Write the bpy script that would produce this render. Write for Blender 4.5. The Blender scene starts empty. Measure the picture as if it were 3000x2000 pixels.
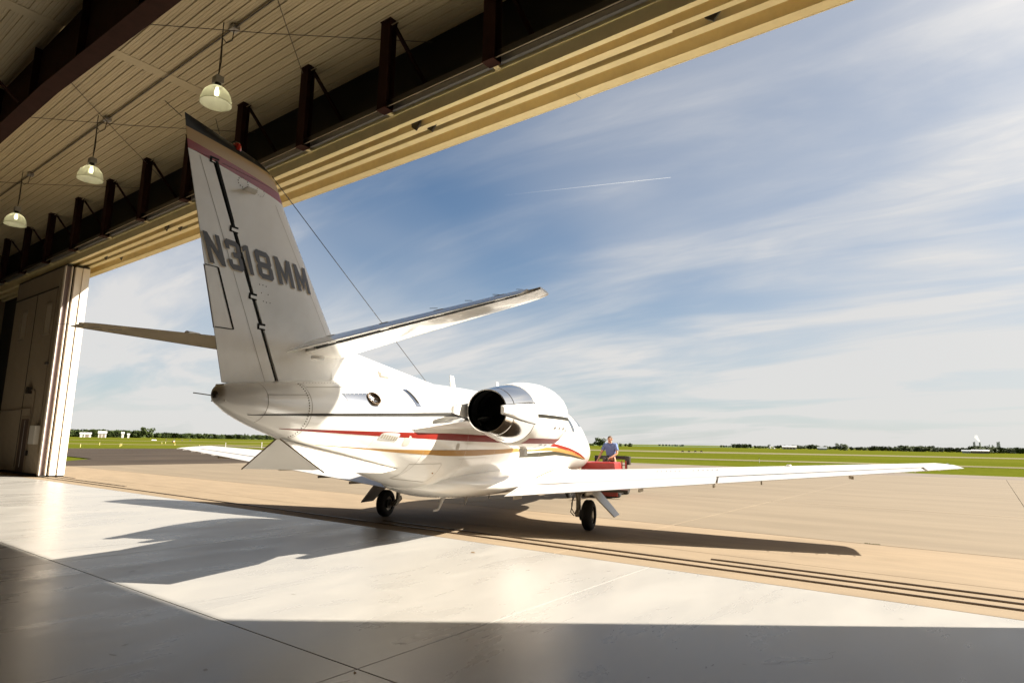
import bpy, bmesh, math, random
import numpy as np
from mathutils import Vector, Matrix
from mathutils.geometry import tessellate_polygon
random.seed(7)
sc = bpy.context.scene
COL = sc.collection
R = math.radians

# ------------------------------------------------------------------ camera, sky, sun, exposure
CAM_H = 1.645
def cam_axes():
    # the lens was measured from the photograph: horizon, door direction, focal length
    f = 1822.0
    def ray(x, y):
        v = np.array([x-1500., y-1000., f]); return v/np.linalg.norm(v)
    h0, s, ax = 1294.5, .0172, -945.
    n = np.cross(ray(1500, h0), ray(2500, h0+1000*s)); up = n/np.linalg.norm(n)
    if up[1] > 0: up = -up
    X = -ray(ax, h0+s*(ax-1500)); X = X-up*(X@up); X /= np.linalg.norm(X)
    Y = np.cross(up, X)
    if Y[2] < 0: Y = -Y
    return np.array([X, Y, up])
RM = cam_axes()
cd = bpy.data.cameras.new('camera'); cam = bpy.data.objects.new('camera', cd); COL.objects.link(cam)
cd.sensor_width = 36; cd.lens = 1822.0/3000*36; cd.clip_start = .05; cd.clip_end = 60000
cr, cu, cb = RM@np.array([1, 0, 0]), RM@np.array([0, -1, 0]), -(RM@np.array([0, 0, 1]))
cam.matrix_world = Matrix(((cr[0], cu[0], cb[0], 0), (cr[1], cu[1], cb[1], 0), (cr[2], cu[2], cb[2], CAM_H), (0, 0, 0, 1)))
sc.camera = cam

SUN_EL, SUN_AZ = R(37.5), R(51.5)
SUN_STRENGTH, SKY_STRENGTH, EXPOSURE = 4.9, .05, 1.68
w = bpy.data.worlds.new('World'); sc.world = w; w.use_nodes = True
wn, wl = w.node_tree.nodes, w.node_tree.links
wn.clear()
def N(nodes, t, **kw):
    n = nodes.new(t)
    for k, v in kw.items():
        if k.startswith('i_'): n.inputs[int(k[2:])].default_value = v
        else: setattr(n, k, v)
    return n
def mth(nodes, links, op, a, b=None, clamp=False):
    m = nodes.new('ShaderNodeMath'); m.operation = op; m.use_clamp = clamp
    for i, q in enumerate((a, b)):
        if q is None: continue
        if isinstance(q, (int, float)): m.inputs[i].default_value = q
        else: links.new(q, m.inputs[i])
    return m.outputs[0]
def maprange(nodes, links, v, a, b, c=0., d=1., smooth=True):
    m = nodes.new('ShaderNodeMapRange'); m.interpolation_type = 'SMOOTHSTEP' if smooth else 'LINEAR'
    links.new(v, m.inputs[0])
    for i, q in zip((1, 2, 3, 4), (a, b, c, d)): m.inputs[i].default_value = q
    return m.outputs[0]
def mixrgb(nodes, links, fac, a, b, mode='MIX'):
    m = nodes.new('ShaderNodeMix'); m.data_type = 'RGBA'; m.blend_type = mode
    for i, q in ((0, fac), (6, a), (7, b)):
        if isinstance(q, (int, float)): m.inputs[i].default_value = q
        elif isinstance(q, tuple): m.inputs[i].default_value = q if len(q) == 4 else q+(1,)
        else: links.new(q, m.inputs[i])
    return m.outputs[2]
BIGOFF = (1.15, .35, 0)
def build_sky():
    n, l = wn, wl
    sky = N(n, 'ShaderNodeTexSky', sky_type='NISHITA', sun_disc=False, sun_elevation=SUN_EL, sun_rotation=SUN_AZ, air_density=1.0, dust_density=.6, ozone_density=1.6)
    tc = N(n, 'ShaderNodeTexCoord'); sep = N(n, 'ShaderNodeSeparateXYZ'); l.new(tc.outputs['Generated'], sep.inputs[0])
    z = mth(n, l, 'MAXIMUM', sep.outputs[2], 0.0)
    den = mth(n, l, 'ADD', z, .16)
    px = mth(n, l, 'DIVIDE', sep.outputs[0], den); py = mth(n, l, 'DIVIDE', sep.outputs[1], den)
    cmb = N(n, 'ShaderNodeCombineXYZ'); l.new(px, cmb.inputs[0]); l.new(py, cmb.inputs[1])
    def noise(scale, det, rough, dist, rot, sx, sy, off):
        mp = N(n, 'ShaderNodeMapping'); mp.inputs['Rotation'].default_value = (0, 0, R(rot)); mp.inputs['Scale'].default_value = (sx, sy, 1); mp.inputs['Location'].default_value = off
        l.new(cmb.outputs[0], mp.inputs[0])
        t = N(n, 'ShaderNodeTexNoise'); l.new(mp.outputs[0], t.inputs['Vector'])
        t.inputs['Scale'].default_value = scale; t.inputs['Detail'].default_value = det; t.inputs['Roughness'].default_value = rough; t.inputs['Distortion'].default_value = dist
        return t.outputs['Fac']
    big = noise(.55, 3, .5, .3, 20, 1, .8, BIGOFF)
    streak = noise(1.15, 7, .55, .8, -2, .55, 1.5, (3, 1, 0))
    fine = noise(4.5, 6, .58, 1.2, -14, .4, 1.5, (0, 4, 0))
    cov = maprange(n, l, big, .34, .66)
    st = maprange(n, l, streak, .36, .74)
    fi = maprange(n, l, fine, .3, .75)
    c = mth(n, l, 'MULTIPLY', st, mth(n, l, 'ADD', mth(n, l, 'MULTIPLY', fi, .45), .45))
    c = mth(n, l, 'MULTIPLY', c, mth(n, l, 'ADD', mth(n, l, 'MULTIPLY', cov, .44), .24))
    c = mth(n, l, 'ADD', c, mth(n, l, 'MULTIPLY', cov, .26))
    dt = N(n, 'ShaderNodeVectorMath', operation='DOT_PRODUCT'); l.new(tc.outputs['Generated'], dt.inputs[0]); dt.inputs[1].default_value = (math.sin(SUN_AZ)*math.cos(SUN_EL), math.cos(SUN_AZ)*math.cos(SUN_EL), math.sin(SUN_EL))
    c = mth(n, l, 'ADD', c, maprange(n, l, dt.outputs['Value'], .15, .85, .07, .40, False))
    # haze and layered cirrus thicken towards the horizon
    hz = maprange(n, l, z, .0, .36, 1., 0.)
    hz2 = mth(n, l, 'POWER', hz, 1.35)
    c = mth(n, l, 'ADD', c, mth(n, l, 'MULTIPLY', mth(n, l, 'MULTIPLY', hz2, mth(n, l, 'ADD', mth(n, l, 'MULTIPLY', st, .42), .58)), .86), clamp=True)
    c = mth(n, l, 'MINIMUM', c, .93)
    base = mixrgb(n, l, 1.0, sky.outputs[0], (.335, .52, .63), 'MULTIPLY')
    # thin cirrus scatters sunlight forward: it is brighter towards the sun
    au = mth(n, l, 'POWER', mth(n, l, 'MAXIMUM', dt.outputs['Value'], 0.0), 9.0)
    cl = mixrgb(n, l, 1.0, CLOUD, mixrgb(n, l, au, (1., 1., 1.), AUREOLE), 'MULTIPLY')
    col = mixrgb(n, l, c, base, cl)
    bg = N(n, 'ShaderNodeBackground'); bg.inputs[1].default_value = SKY_STRENGTH
    out = N(n, 'ShaderNodeOutputWorld')
    l.new(col, bg.inputs[0]); l.new(bg.outputs[0], out.inputs[0])
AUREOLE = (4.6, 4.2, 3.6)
CLOUD = (4.85, 4.75, 4.62)
build_sky()
sd = bpy.data.lights.new('sun', 'SUN'); sd.energy = SUN_STRENGTH; sd.angle = R(.53); sd.color = (1.0, .925, .80)
sun = bpy.data.objects.new('sun', sd); COL.objects.link(sun)
sdir = Vector((math.sin(SUN_AZ)*math.cos(SUN_EL), math.cos(SUN_AZ)*math.cos(SUN_EL), math.sin(SUN_EL)))
sun.rotation_euler = sdir.to_track_quat('Z', 'Y').to_euler(); sun.location = (30, 30, 60)
vs = sc.view_settings; vs.view_transform = 'Standard'; vs.look = 'None'; vs.exposure = EXPOSURE; vs.gamma = 1; vs.use_curve_mapping = False
sc.render.engine = 'CYCLES'
cy = sc.cycles
cy.max_bounces = 9; cy.diffuse_bounces = 6; cy.glossy_bounces = 4; cy.transmission_bounces = 6; cy.transparent_max_bounces = 12
cy.sample_clamp_indirect = 6; cy.caustics_reflective = False; cy.caustics_refractive = False
cy.use_denoising = True
try: cy.denoiser = 'OPENIMAGEDENOISE'
except Exception: pass

# ------------------------------------------------------------------ helpers
class MB:
    def __init__(s): s.v = []; s.f = []
    def add(s, vs_, fs): 
        b = len(s.v); s.v += [tuple(map(float, p)) for p in vs_]; s.f += [tuple(b+i for i in q) for q in fs]; return s
    def box(s, x0, x1, y0, y1, z0, z1):
        return s.add([(x0, y0, z0), (x1, y0, z0), (x1, y1, z0), (x0, y1, z0), (x0, y0, z1), (x1, y0, z1), (x1, y1, z1), (x0, y1, z1)],
                     [(0, 3, 2, 1), (4, 5, 6, 7), (0, 1, 5, 4), (1, 2, 6, 5), (2, 3, 7, 6), (3, 0, 4, 7)])
    def rbox(s, x0, x1, y0, y1, z0, z1, c):
        # box with chamfered vertical and top edges
        def ring(i, z): return [(x0+i+c, y0+i, z), (x1-i-c, y0+i, z), (x1-i, y0+i+c, z), (x1-i, y1-i-c, z), (x1-i-c, y1-i, z), (x0+i+c, y1-i, z), (x0+i, y1-i-c, z), (x0+i, y0+i+c, z)]
        return s.loft([ring(0, z0), ring(0, z1-c), ring(c, z1)], True)
    def hexa(s, p):  # 8 points: bottom loop 4, top loop 4
        return s.add(p, [(0, 3, 2, 1), (4, 5, 6, 7), (0, 1, 5, 4), (1, 2, 6, 5), (2, 3, 7, 6), (3, 0, 4, 7)])
    def loft(s, rings, caps=True, closed=True):
        b = len(s.v); n = len(rings[0])
        for r in rings: s.v += [tuple(map(float, p)) for p in r]
        for i in range(len(rings)-1):
            for j in range(n if closed else n-1):
                k = (j+1) % n
                s.f.append((b+i*n+j, b+i*n+k, b+(i+1)*n+k, b+(i+1)*n+j))
        if caps and closed:
            s.f.append(tuple(b+j for j in range(n))[::-1]); s.f.append(tuple(b+(len(rings)-1)*n+j for j in range(n)))
        return s
    def grid(s, rows): return s.loft(rows, False, False)
    def tube(s, path, r, n=8, caps=True):
        rings = []; P = [Vector(p) for p in path]; up = None
        for i, p in enumerate(P):
            t = (P[min(i+1, len(P)-1)]-P[max(i-1, 0)]).normalized()
            if up is None: up = t.orthogonal().normalized()
            up = (up-t*up.dot(t)).normalized(); q = t.cross(up)
            rr = r[i] if isinstance(r, (list, tuple)) else r
            rings.append([p+up*(rr*math.cos(2*math.pi*k/n))+q*(rr*math.sin(2*math.pi*k/n)) for k in range(n)])
        return s.loft(rings, caps)
    def bar(s, a, b, wx, wy, ref=(0, 0, 1)):
        a, b = Vector(a), Vector(b); t = (b-a).normalized(); r = Vector(ref)
        if abs(t.dot(r)) > .98: r = Vector((0, 1, 0))
        u = t.cross(r).normalized(); q = t.cross(u)
        ring = lambda p: [p+u*(wx/2)*i+q*(wy/2)*j for i, j in ((-1, -1), (1, -1), (1, 1), (-1, 1))]
        return s.loft([ring(a), ring(b)])
    def lathe(s, prof, c=(0, 0, 0), axis='y', n=48, caps=False):
        rings = []
        for (a, r) in prof:
            ring = []
            for k in range(n):
                t = 2*math.pi*k/n; ca, sa = r*math.cos(t), r*math.sin(t)
                p = {'y': (ca, a, sa), 'x': (a, ca, sa), 'z': (ca, sa, a)}[axis]
                ring.append((c[0]+p[0], c[1]+p[1], c[2]+p[2]))
            rings.append(ring)
        return s.loft(rings, caps)
    def plate(s, outer, holes=(), z=0., fn=None):
        loops = [[Vector((p[0], p[1], 0)) for p in outer]]+[[Vector((p[0], p[1], 0)) for p in h] for h in holes]
        tr = tessellate_polygon(loops); pts = [p for L in loops for p in L]
        fn = fn or (lambda a, b: (a, b, z))
        return s.add([fn(p.x, p.y) for p in pts], tr)
    def build(s, name, mat, parent=None, smooth=False, angle=35):
        me = bpy.data.meshes.new(name); me.from_pydata(s.v, [], s.f); me.update()
        bm = bmesh.new(); bm.from_mesh(me); bmesh.ops.recalc_face_normals(bm, faces=bm.faces); bm.to_mesh(me); bm.free()
        if mat: me.materials.append(mat)
        if smooth:
            me.shade_smooth()
            try: me.set_sharp_from_angle(angle=R(angle))
            except Exception: pass
        o = bpy.data.objects.new(name, me); COL.objects.link(o)
        if parent: o.parent = parent
        return o
def link(name, me, parent=None, loc=(0, 0, 0), rz=0, sc_=None):
    o = bpy.data.objects.new(name, me); COL.objects.link(o); o.location = loc; o.rotation_euler.z = rz
    if sc_: o.scale = sc_
    if parent: o.parent = parent
    return o
def tag(o, label=None, cat=None, group=None, kind=None):
    if label: o['label'] = label
    if cat: o['category'] = cat
    if group: o['group'] = group
    if kind: o['kind'] = kind
    return o
def empty(name, loc=(0, 0, 0), rz=0, **kw):
    o = bpy.data.objects.new(name, None); COL.objects.link(o); o.location = loc; o.rotation_euler.z = rz; o.empty_display_size = .2
    return tag(o, **kw)

MATS = {}
def mat(name, col=(.5, .5, .5), rough=.5, metal=0., coat=0., spec=.5, var=0., vscale=3., vstretch=(1, 1, 1), bump=0., bscale=40., rvar=0., emit=None, estr=0., trans=0., spots=None, coords='Object'):
    if name in MATS: return MATS[name]
    m = bpy.data.materials.new(name); m.use_nodes = True; n, l = m.node_tree.nodes, m.node_tree.links
    p = n['Principled BSDF']
    p.inputs['Base Color'].default_value = (*col, 1); p.inputs['Roughness'].default_value = rough; p.inputs['Metallic'].default_value = metal
    p.inputs['Coat Weight'].default_value = coat; p.inputs['Coat Roughness'].default_value = .06; p.inputs['Specular IOR Level'].default_value = spec
    p.inputs['Transmission Weight'].default_value = trans
    if emit: p.inputs['Emission Color'].default_value = (*emit, 1); p.inputs['Emission Strength'].default_value = estr
    tc = mp = None
    def vec():
        nonlocal tc, mp
        if mp is None:
            tc = n.new('ShaderNodeTexCoord'); mp = n.new('ShaderNodeMapping'); mp.inputs['Scale'].default_value = vstretch; l.new(tc.outputs[coords], mp.inputs[0])
        return mp.outputs[0]
    if var or rvar:
        t = n.new('ShaderNodeTexNoise'); t.inputs['Scale'].default_value = vscale; t.inputs['Detail'].default_value = 8; t.inputs['Roughness'].default_value = .62; t.inputs['Distortion'].default_value = .4
        l.new(vec(), t.inputs['Vector'])
        f = maprange(n, l, t.outputs['Fac'], .25, .75)
        if var:
            c = mixrgb(n, l, f, tuple(max(0, x*(1-var)) for x in col), tuple(min(1, x*(1+var)) for x in col))
            if spots:
                t2 = n.new('ShaderNodeTexNoise'); t2.inputs['Scale'].default_value = spots[0]; t2.inputs['Detail'].default_value = 6; t2.inputs['Roughness'].default_value = .7
                l.new(vec(), t2.inputs['Vector'])
                c = mixrgb(n, l, maprange(n, l, t2.outputs['Fac'], spots[1], spots[1]+.12, 0, spots[3] if len(spots) > 3 else .8), c, spots[2])
            l.new(c, p.inputs['Base Color'])
        if rvar: l.new(maprange(n, l, t.outputs['Fac'], .25, .75, rough-rvar, rough+rvar), p.inputs['Roughness'])
    if bump:
        t3 = n.new('ShaderNodeTexNoise'); t3.inputs['Scale'].default_value = bscale; t3.inputs['Detail'].default_value = 5
        l.new(vec(), t3.inputs['Vector'])
        b = n.new('ShaderNodeBump'); b.inputs['Strength'].default_value = bump; b.inputs['Distance'].default_value = .02
        l.new(t3.outputs['Fac'], b.inputs['Height']); l.new(b.outputs[0], p.inputs['Normal'])
    MATS[name] = m
    return m

M_floor = mat('sealed_floor', (.312, .298, .276), .30, spec=.3, var=.09, vscale=.9, vstretch=(1.6, .55, 1), rvar=.06, bump=.035, bscale=9, spots=(7, .66, (.30, .28, .26), .35))
M_joint = mat('joint_dark', (.022, .017, .012), .9)
M_strip = mat('threshold_concrete', (.232, .178, .120), .85, spec=.2, var=.10, vscale=1.2, vstretch=(.5, 2, 1), bump=.12, bscale=60, spots=(5, .62, (.19, .138, .09), .5))
M_apron = mat('apron_concrete', (.178, .143, .102), .85, spec=.2, var=.10, vscale=.55, vstretch=(.35, 2.2, 1), bump=.12, bscale=50, spots=(2.2, .60, (.145, .112, .082), .45))
M_asph = mat('asphalt', (.046, .034, .024), .9, spec=.15, var=.30, vscale=.25, vstretch=(.8, .3, 1), bump=.1, bscale=40)
M_tar = mat('grey_asphalt', (.17, .142, .118), .95, spec=.1, var=.12, vscale=.3)
M_runway = mat('runway_grey', (.165, .148, .092), 1.0, spec=0, var=.1, vscale=.05)
M_cream = mat('cream_steel', (.78, .66, .36), .42, var=.07, vscale=2.5, spots=(30, .72, (.42, .30, .14), .5))
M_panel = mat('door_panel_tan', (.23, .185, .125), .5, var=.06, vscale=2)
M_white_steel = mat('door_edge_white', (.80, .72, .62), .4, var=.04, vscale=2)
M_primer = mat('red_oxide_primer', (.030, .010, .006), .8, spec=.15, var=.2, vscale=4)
M_darkwall = mat('wall_shade_black', (.02, .018, .016), .8)  # near-black base colour puts the darkness of unlit walls into the paint
M_ceil = mat('ceiling_liner', (.52, .43, .265), .45, var=.10, vscale=1.2, vstretch=(.2, 1.5, 1))
M_steel = mat('galvanised', (.35, .34, .32), .45, metal=.6)
M_black = mat('black_rubber', (.012, .011, .010), .6)
M_blackp = mat('black_paint', (.022, .018, .014), .3)
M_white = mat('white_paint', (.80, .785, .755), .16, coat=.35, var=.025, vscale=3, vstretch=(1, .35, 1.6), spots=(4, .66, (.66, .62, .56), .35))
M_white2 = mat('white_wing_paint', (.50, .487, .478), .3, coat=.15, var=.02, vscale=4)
M_gold = mat('gold_paint', (.36, .195, .055), .4, spec=.25)
M_red = mat('maroon_paint', (.21, .014, .008), .4, spec=.2)
M_blk_stripe = mat('black_stripe_paint', (.022, .020, .016), .35, spec=.25)
M_grey_letter = mat('letter_grey', (.055, .050, .055), .45)
M_gold_letter = mat('letter_shadow_gold', (.60, .49, .33), .35)
M_chrome = mat('polished_metal', (.82, .80, .77), .09, metal=1.0)
M_alu = mat('brushed_aluminium', (.62, .64, .68), .13, metal=1.0)
M_shade_seal = mat('shade_seal_black', (.006, .006, .006), .9)  # near-black for seals; stands in for shade inside ducts, gaps, slots and holes
M_gear = mat('gear_metal', (.42, .37, .30), .4, metal=.3)
M_glass = mat('dark_glass', (.03, .035, .04), .05, coat=1.0)
M_tyre = mat('tyre_rubber', (.010, .009, .008), .75, bump=.2, bscale=60)
M_tug = mat('red_tug_paint', (.27, .012, .007), .35, coat=.2, var=.06, vscale=5)
M_wall = mat('metal_wall', (.76, .56, .33), .55, var=.06)
M_silver = mat('grey_marking', (.42, .36, .30), .5)

# ------------------------------------------------------------------ ground, apron, floor
def poly_sheet(name, pts, z, m, kind='structure'):
    o = MB().add([(x, y, z) for x, y in pts], [tuple(range(len(pts)))]).build(name, m); return tag(o, kind=kind)
def pix(px, py, z=0.):
    # where the line of sight through a photograph pixel meets the level z
    d = RM@np.array([(px-1500)/1822., (py-1000)/1822., 1.]); t = (z-CAM_H)/d[2]; return (d[0]*t, d[1]*t)
def grass_mat():
    m = bpy.data.materials.new('mown_grass'); m.use_nodes = True; n, l = m.node_tree.nodes, m.node_tree.links; p = n['Principled BSDF']
    tc = n.new('ShaderNodeTexCoord')
    def ns(scale, det, st=(1, 1, 1), rot=0):
        mp = n.new('ShaderNodeMapping'); mp.inputs['Scale'].default_value = st; mp.inputs['Rotation'].default_value = (0, 0, R(rot)); l.new(tc.outputs['Object'], mp.inputs[0])
        t = n.new('ShaderNodeTexNoise'); t.inputs['Scale'].default_value = scale; t.inputs['Detail'].default_value = det; t.inputs['Roughness'].default_value = .65; l.new(mp.outputs[0], t.inputs['Vector']); return t.outputs['Fac']
    a = maprange(n, l, ns(.012, 5, (.45, 2.2, 1), -18), .35, .65)
    b = maprange(n, l, ns(1.3, 6), .3, .7)
    c = mixrgb(n, l, a, (.080, .090, .009), (.118, .118, .018))
    c = mixrgb(n, l, mth(n, l, 'MULTIPLY', b, .55), c, (.042, .058, .003))
    d = maprange(n, l, ns(.03, 6, (.5, 2, 1), -18), .58, .75)
    c = mixrgb(n, l, mth(n, l, 'MULTIPLY', d, .65), c, (.16, .135, .035))
    l.new(c, p.inputs['Base Color']); p.inputs['Roughness'].default_value = 1.0; p.inputs['Specular IOR Level'].default_value = 0.0
    return m
M_grass = grass_mat()
poly_sheet('ground', [(-9000, -3000), (9000, -3000), (9000, 9000), (-9000, 9000)], -.10, M_grass)
# paved areas beyond the concrete
asph = [(-38.9, 8.3), (-46.5, 8.3), (-46.5, 14.6), (-51.6, 18.3), (-58, 18.9), (-75, 19.0), (-91, 19.2), (-91.5, 30), (-90.5, 51.5), (-78, 53.2), (-38.9, 53.4)]
poly_sheet('asphalt_taxiway', asph, -.05, M_asph)
poly_sheet('grey_asphalt_strip', [(-38.9, 46.2), (70, 46.2), (70, 53.6), (-38.9, 53.4)], -.055, M_tar)
poly_sheet('grey_taxiway_edge', [(-78, 53.2), (-38.9, 53.4), (-38.9, 60.5), (-70, 62), (-95, 66), (-130, 70), (-130, 67.5), (-100, 61)], -.06, M_tar)
M_verge = mat('dry_verge', (.15, .135, .055), 1.0, spec=0, var=.15, vscale=.05)
def strip(name, top, bot, z=-.075, m=M_runway):
    poly_sheet(name, [pix(*p, z) for p in top]+[pix(*p, z) for p in bot[::-1]], z, m)
strip('taxiway', [(1740, 1335.5), (2000, 1341.2), (2500, 1353.9), (3000, 1368.3), (3300, 1377)], [(1740, 1338.5), (2000, 1344.6), (2500, 1357.4), (3000, 1372.2), (3300, 1381)])
strip('runway', [(1640, 1314.2), (2000, 1321.0), (2500, 1330.6), (3000, 1341.2), (3300, 1348)], [(1640, 1317.2), (2000, 1325.2), (2500, 1334.2), (3000, 1344.8), (3300, 1352)])
strip('runway_far_part', [(195, 1297), (420, 1300.8), (640, 1300.9), (900, 1304.4)], [(195, 1299), (420, 1303), (640, 1302.9), (900, 1306.4)], m=M_verge)
strip('field_track', [(195, 1287.5), (500, 1291.5), (850, 1294)], [(195, 1288.5), (500, 1293), (850, 1295.5)], m=M_verge)
M_verge = mat('dry_verge', (.15, .135, .055), 1.0, spec=0, var=.15, vscale=.05)
poly_sheet('crop_field', [(-1500, 420), (-1500, 900), (-120, 1100), (-200, 640), (-420, 330)], -.07, mat('crop_green', (.045, .085, .016), .9, var=.2, vscale=.02))

ap = MB().box(-38.9, 70, 8.22, 46.2, -.2, -.014).build('apron', M_joint); tag(ap, kind='structure')
def slab(name, x0, x1, y0, y1, m, parent, g=.006, top=0., c=.006):
    MB().rbox(x0+g, x1-g, y0+g, y1-g, -.014, top, c).build(name, m, parent)
xs = [-38.9, -35.85]+[.75+6.1*k for k in range(-5, 10)]+[66]
for i in range(len(xs)-1):
    slab('slab', xs[i], xs[i+1], 8.22, 9.86, M_strip, ap, .003)
    slab('slab', xs[i], xs[i+1], 9.86, 12.74, M_strip, ap, .004)
    for a, b in ((12.74, 20.4), (20.4, 28.1), (28.1, 35.8), (35.8, 46.2)):
        slab('slab', xs[i], xs[i+1], a, b, M_apron, ap, .0045 if a > 13 else .018)
fl = MB().box(-41.3, 14.3, -24.3, 8.22, -.3, -.012).build('floor', M_joint); tag(fl, kind='structure')
fx = [-41.2, -39.9, -33.9, -27.9, -21.85, -15.85, -9.82, -3.79, 2.24, 8.27, 14.2]; fy = [-24.2, -20.5, -14.6, -8.7, -2.75, 3.21, 8.22]
for i in range(len(fx)-1):
    for j in range(len(fy)-1):
        slab('floor_slab', fx[i], fx[i+1], fy[j], fy[j+1], M_floor, fl, .0045, 0., .003)
M_rail = mat('rail_steel', (.16, .11, .065), .4, metal=.6, var=.3, vscale=6)
def rail(y, x0, x1, label):
    t = empty('door_rail', ((x0+x1)/2, y, 0), label=label, cat='rail', group='door rails sunk in the threshold concrete')
    h = (x1-x0)/2
    MB().box(-h, h, -.030, .030, .001, .0035).build('groove', mat('groove_brown', (.10, .068, .04), .8), t)
    MB().box(-h, h, -.011, .011, .004, .016).build('rail_head', M_rail, t)
    for s in (-1, 1): MB().box(-h, h, s*.034-.003, s*.034+.003, .0036, .012).build('edge_angle', M_rail, t)
rail(8.70, -41, 14, 'long steel rail nearest the hangar floor, running the whole doorway')
rail(9.04, -10.1, 14, 'second steel rail from the hangar floor, right part of the doorway')
rail(9.36, -3.35, 14, 'outermost steel rail, starting with a stain right of the landing gear')
rail(9.07, -41, -22.6, 'middle steel rail coming out from under the white left door edge')
rail(9.38, -41, -27.9, 'short outer steel rail ending just beside the white left door edge')

# ------------------------------------------------------------------ hangar shell
ZC = 11.0
def panel_mesh(L, nr=4, pitch=.2315):
    rings = []
    prof = []
    for i in range(nr):
        y = i*pitch
        prof += [(y+.004, 0), (y+.010, -.030), (y+.034, -.030), (y+.042, 0), (y+.098, 0), (y+.103, -.006), (y+.118, -.006), (y+.123, 0), (y+.165, 0), (y+.170, -.006), (y+.185, -.006), (y+.190, 0)]
    prof.append((nr*pitch-.003, 0))
    b = MB(); b.grid([[(0, y, z) for y, z in prof], [(L, y, z) for y, z in prof]])
    me = b.build('ceiling_panel', M_ceil).data
    for o in list(COL.objects):
        if o.name.startswith('ceiling_panel') and o.data == me: bpy.data.objects.remove(o)
    return me
ce = MB().box(-41.2, 14.2, -24.2, 9.44, ZC+.004, ZC+.15).build('ceiling', M_ceil); tag(ce, kind='structure')
pm1, pm2, pm3 = panel_mesh(24.5), panel_mesh(12.3), panel_mesh(18.0)
y = 9.43-.926
k = 0
while y > -24.2:
    link('ceiling_panel', pm1, ce, (-41.15, y, ZC)); link('ceiling_panel', pm2, ce, (-16.27, y, ZC)); link('ceiling_panel', pm3, ce, (-3.92, y, ZC))
    y -= .926
MB().box(-16.64, -16.275, -24.1, 9.42, ZC-.012, ZC+.002).build('lap_trim', M_ceil, ce)
MB().box(-3.96, -3.93, -24.1, 9.42, ZC-.012, ZC+.002).build('lap_trim', M_ceil, ce)
def wall(name, *b, m=M_wall): tag(MB().box(*b).build(name, m), kind='structure')
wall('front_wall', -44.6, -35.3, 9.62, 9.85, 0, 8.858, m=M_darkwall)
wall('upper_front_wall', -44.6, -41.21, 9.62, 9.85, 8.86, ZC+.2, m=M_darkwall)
wall('front_wall', 8.7, 14.6, 9.66, 9.85, 0, 8.54)
wall('back_wall', -41.4, 14.4, -24.6, -24.25, 0, ZC+.2)
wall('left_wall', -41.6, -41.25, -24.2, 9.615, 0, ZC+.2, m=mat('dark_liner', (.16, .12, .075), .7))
wall('right_wall', 14.25, 14.6, -24.2, 9.4, 0, ZC+.2)
wall('roof', -41.6, 14.6, -24.6, 10.15, ZC+.22, ZC+.5, m=M_darkwall)
# wall over the doorway and the door guides
hd = empty('door_header', (-13.5, 9.2, 8.55), label='cream painted steel door header with three guide channels over the wide opening', cat='door header')
X0, X1 = -41.2+13.5, 14.2+13.5
def hp(name, y0, y1, z0, z1, m=M_cream, x0=X0, x1=X1): return MB().box(x0, x1, y0-9.2, y1-9.2, z0-8.55, z1-8.55).build(name, m, hd)
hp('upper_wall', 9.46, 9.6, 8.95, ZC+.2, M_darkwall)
for ya, yb in ((8.72, 8.835), (9.055, 9.175), (9.385, 9.55)):
    hp('guide_channel', ya, yb, 8.55, 8.86)
hp('guide_lip', 8.69, 8.718, 8.82, 8.86)
hp('guide_back', 8.70, 9.895, 8.862, 8.94)
hp('fascia', 9.895, 10.12, 8.553, 8.86)
hp('fascia_sheet', 10.123, 10.15, 8.55, ZC+.4)
hp('weather_strip', 9.552, 9.60, 8.60, 8.63)
hp('soffit_channel', 8.62, 8.698, 8.90, 9.02, M_steel)
hp('recess_cover', 9.18, 9.30, 8.60, 8.62, x1=-3.7+13.5)
hp('recess_cover', 8.84, 8.93, 8.60, 8.62, x1=-10.1+13.5)
for px_ in (-36.0, -30.0, -24, -18, -12, -6, 0, 6): MB().box(px_+13.5, px_+13.506, .6955, .922, .0005, .31).build('seam', M_joint, hd)
def stop(x, y):
    b = MB(); b.loft([[(x+13.5+dx, y-9.2+dy, dz) for dx, dz in ((-.16, .30), (.16, .30), (.14, .05), (.02, -.09), (-.12, .02))] for dy in (0, .035)])
    b.build('door_stop', M_blackp, hd)
for x, y in ((-9.6, 8.98), (-9.35, 9.22), (-3.0, 9.22), (-21.5, 8.98), (-21.1, 9.24), (-27.2, 9.24), (-26.7, 9.6)): stop(x, y)
ORD = ['first', 'second', 'third', 'fourth', 'fifth', 'sixth', 'seventh', 'eighth', 'ninth', 'tenth', 'eleventh']
for k_ in range(11):
    x = -7.0-3.04*k_
    t = empty('hanging_post', (x, 8.36, 8.9), cat='post', group='brown steel posts hanging between ceiling and door header', label=ORD[k_]+' brown hanging post from the right above the door header')
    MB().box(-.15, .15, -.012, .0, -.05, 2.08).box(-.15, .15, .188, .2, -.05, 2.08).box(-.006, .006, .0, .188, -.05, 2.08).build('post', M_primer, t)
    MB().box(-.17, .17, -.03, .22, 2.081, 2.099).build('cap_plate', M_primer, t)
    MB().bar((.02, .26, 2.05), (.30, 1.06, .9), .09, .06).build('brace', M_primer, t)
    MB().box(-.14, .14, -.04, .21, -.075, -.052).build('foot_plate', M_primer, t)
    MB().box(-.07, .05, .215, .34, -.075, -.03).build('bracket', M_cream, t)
ga = empty('girt', (-13.5, 8.52, 8.89), label='thin steel angle linking the feet of the brown posts', cat='girt')
MB().box(X0, X1, -.10, -.075, 0, .012).build('flange', M_panel, ga); MB().box(X0, X1, -.073, -.067, .0, .16).build('web', M_blackp, ga)

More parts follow.
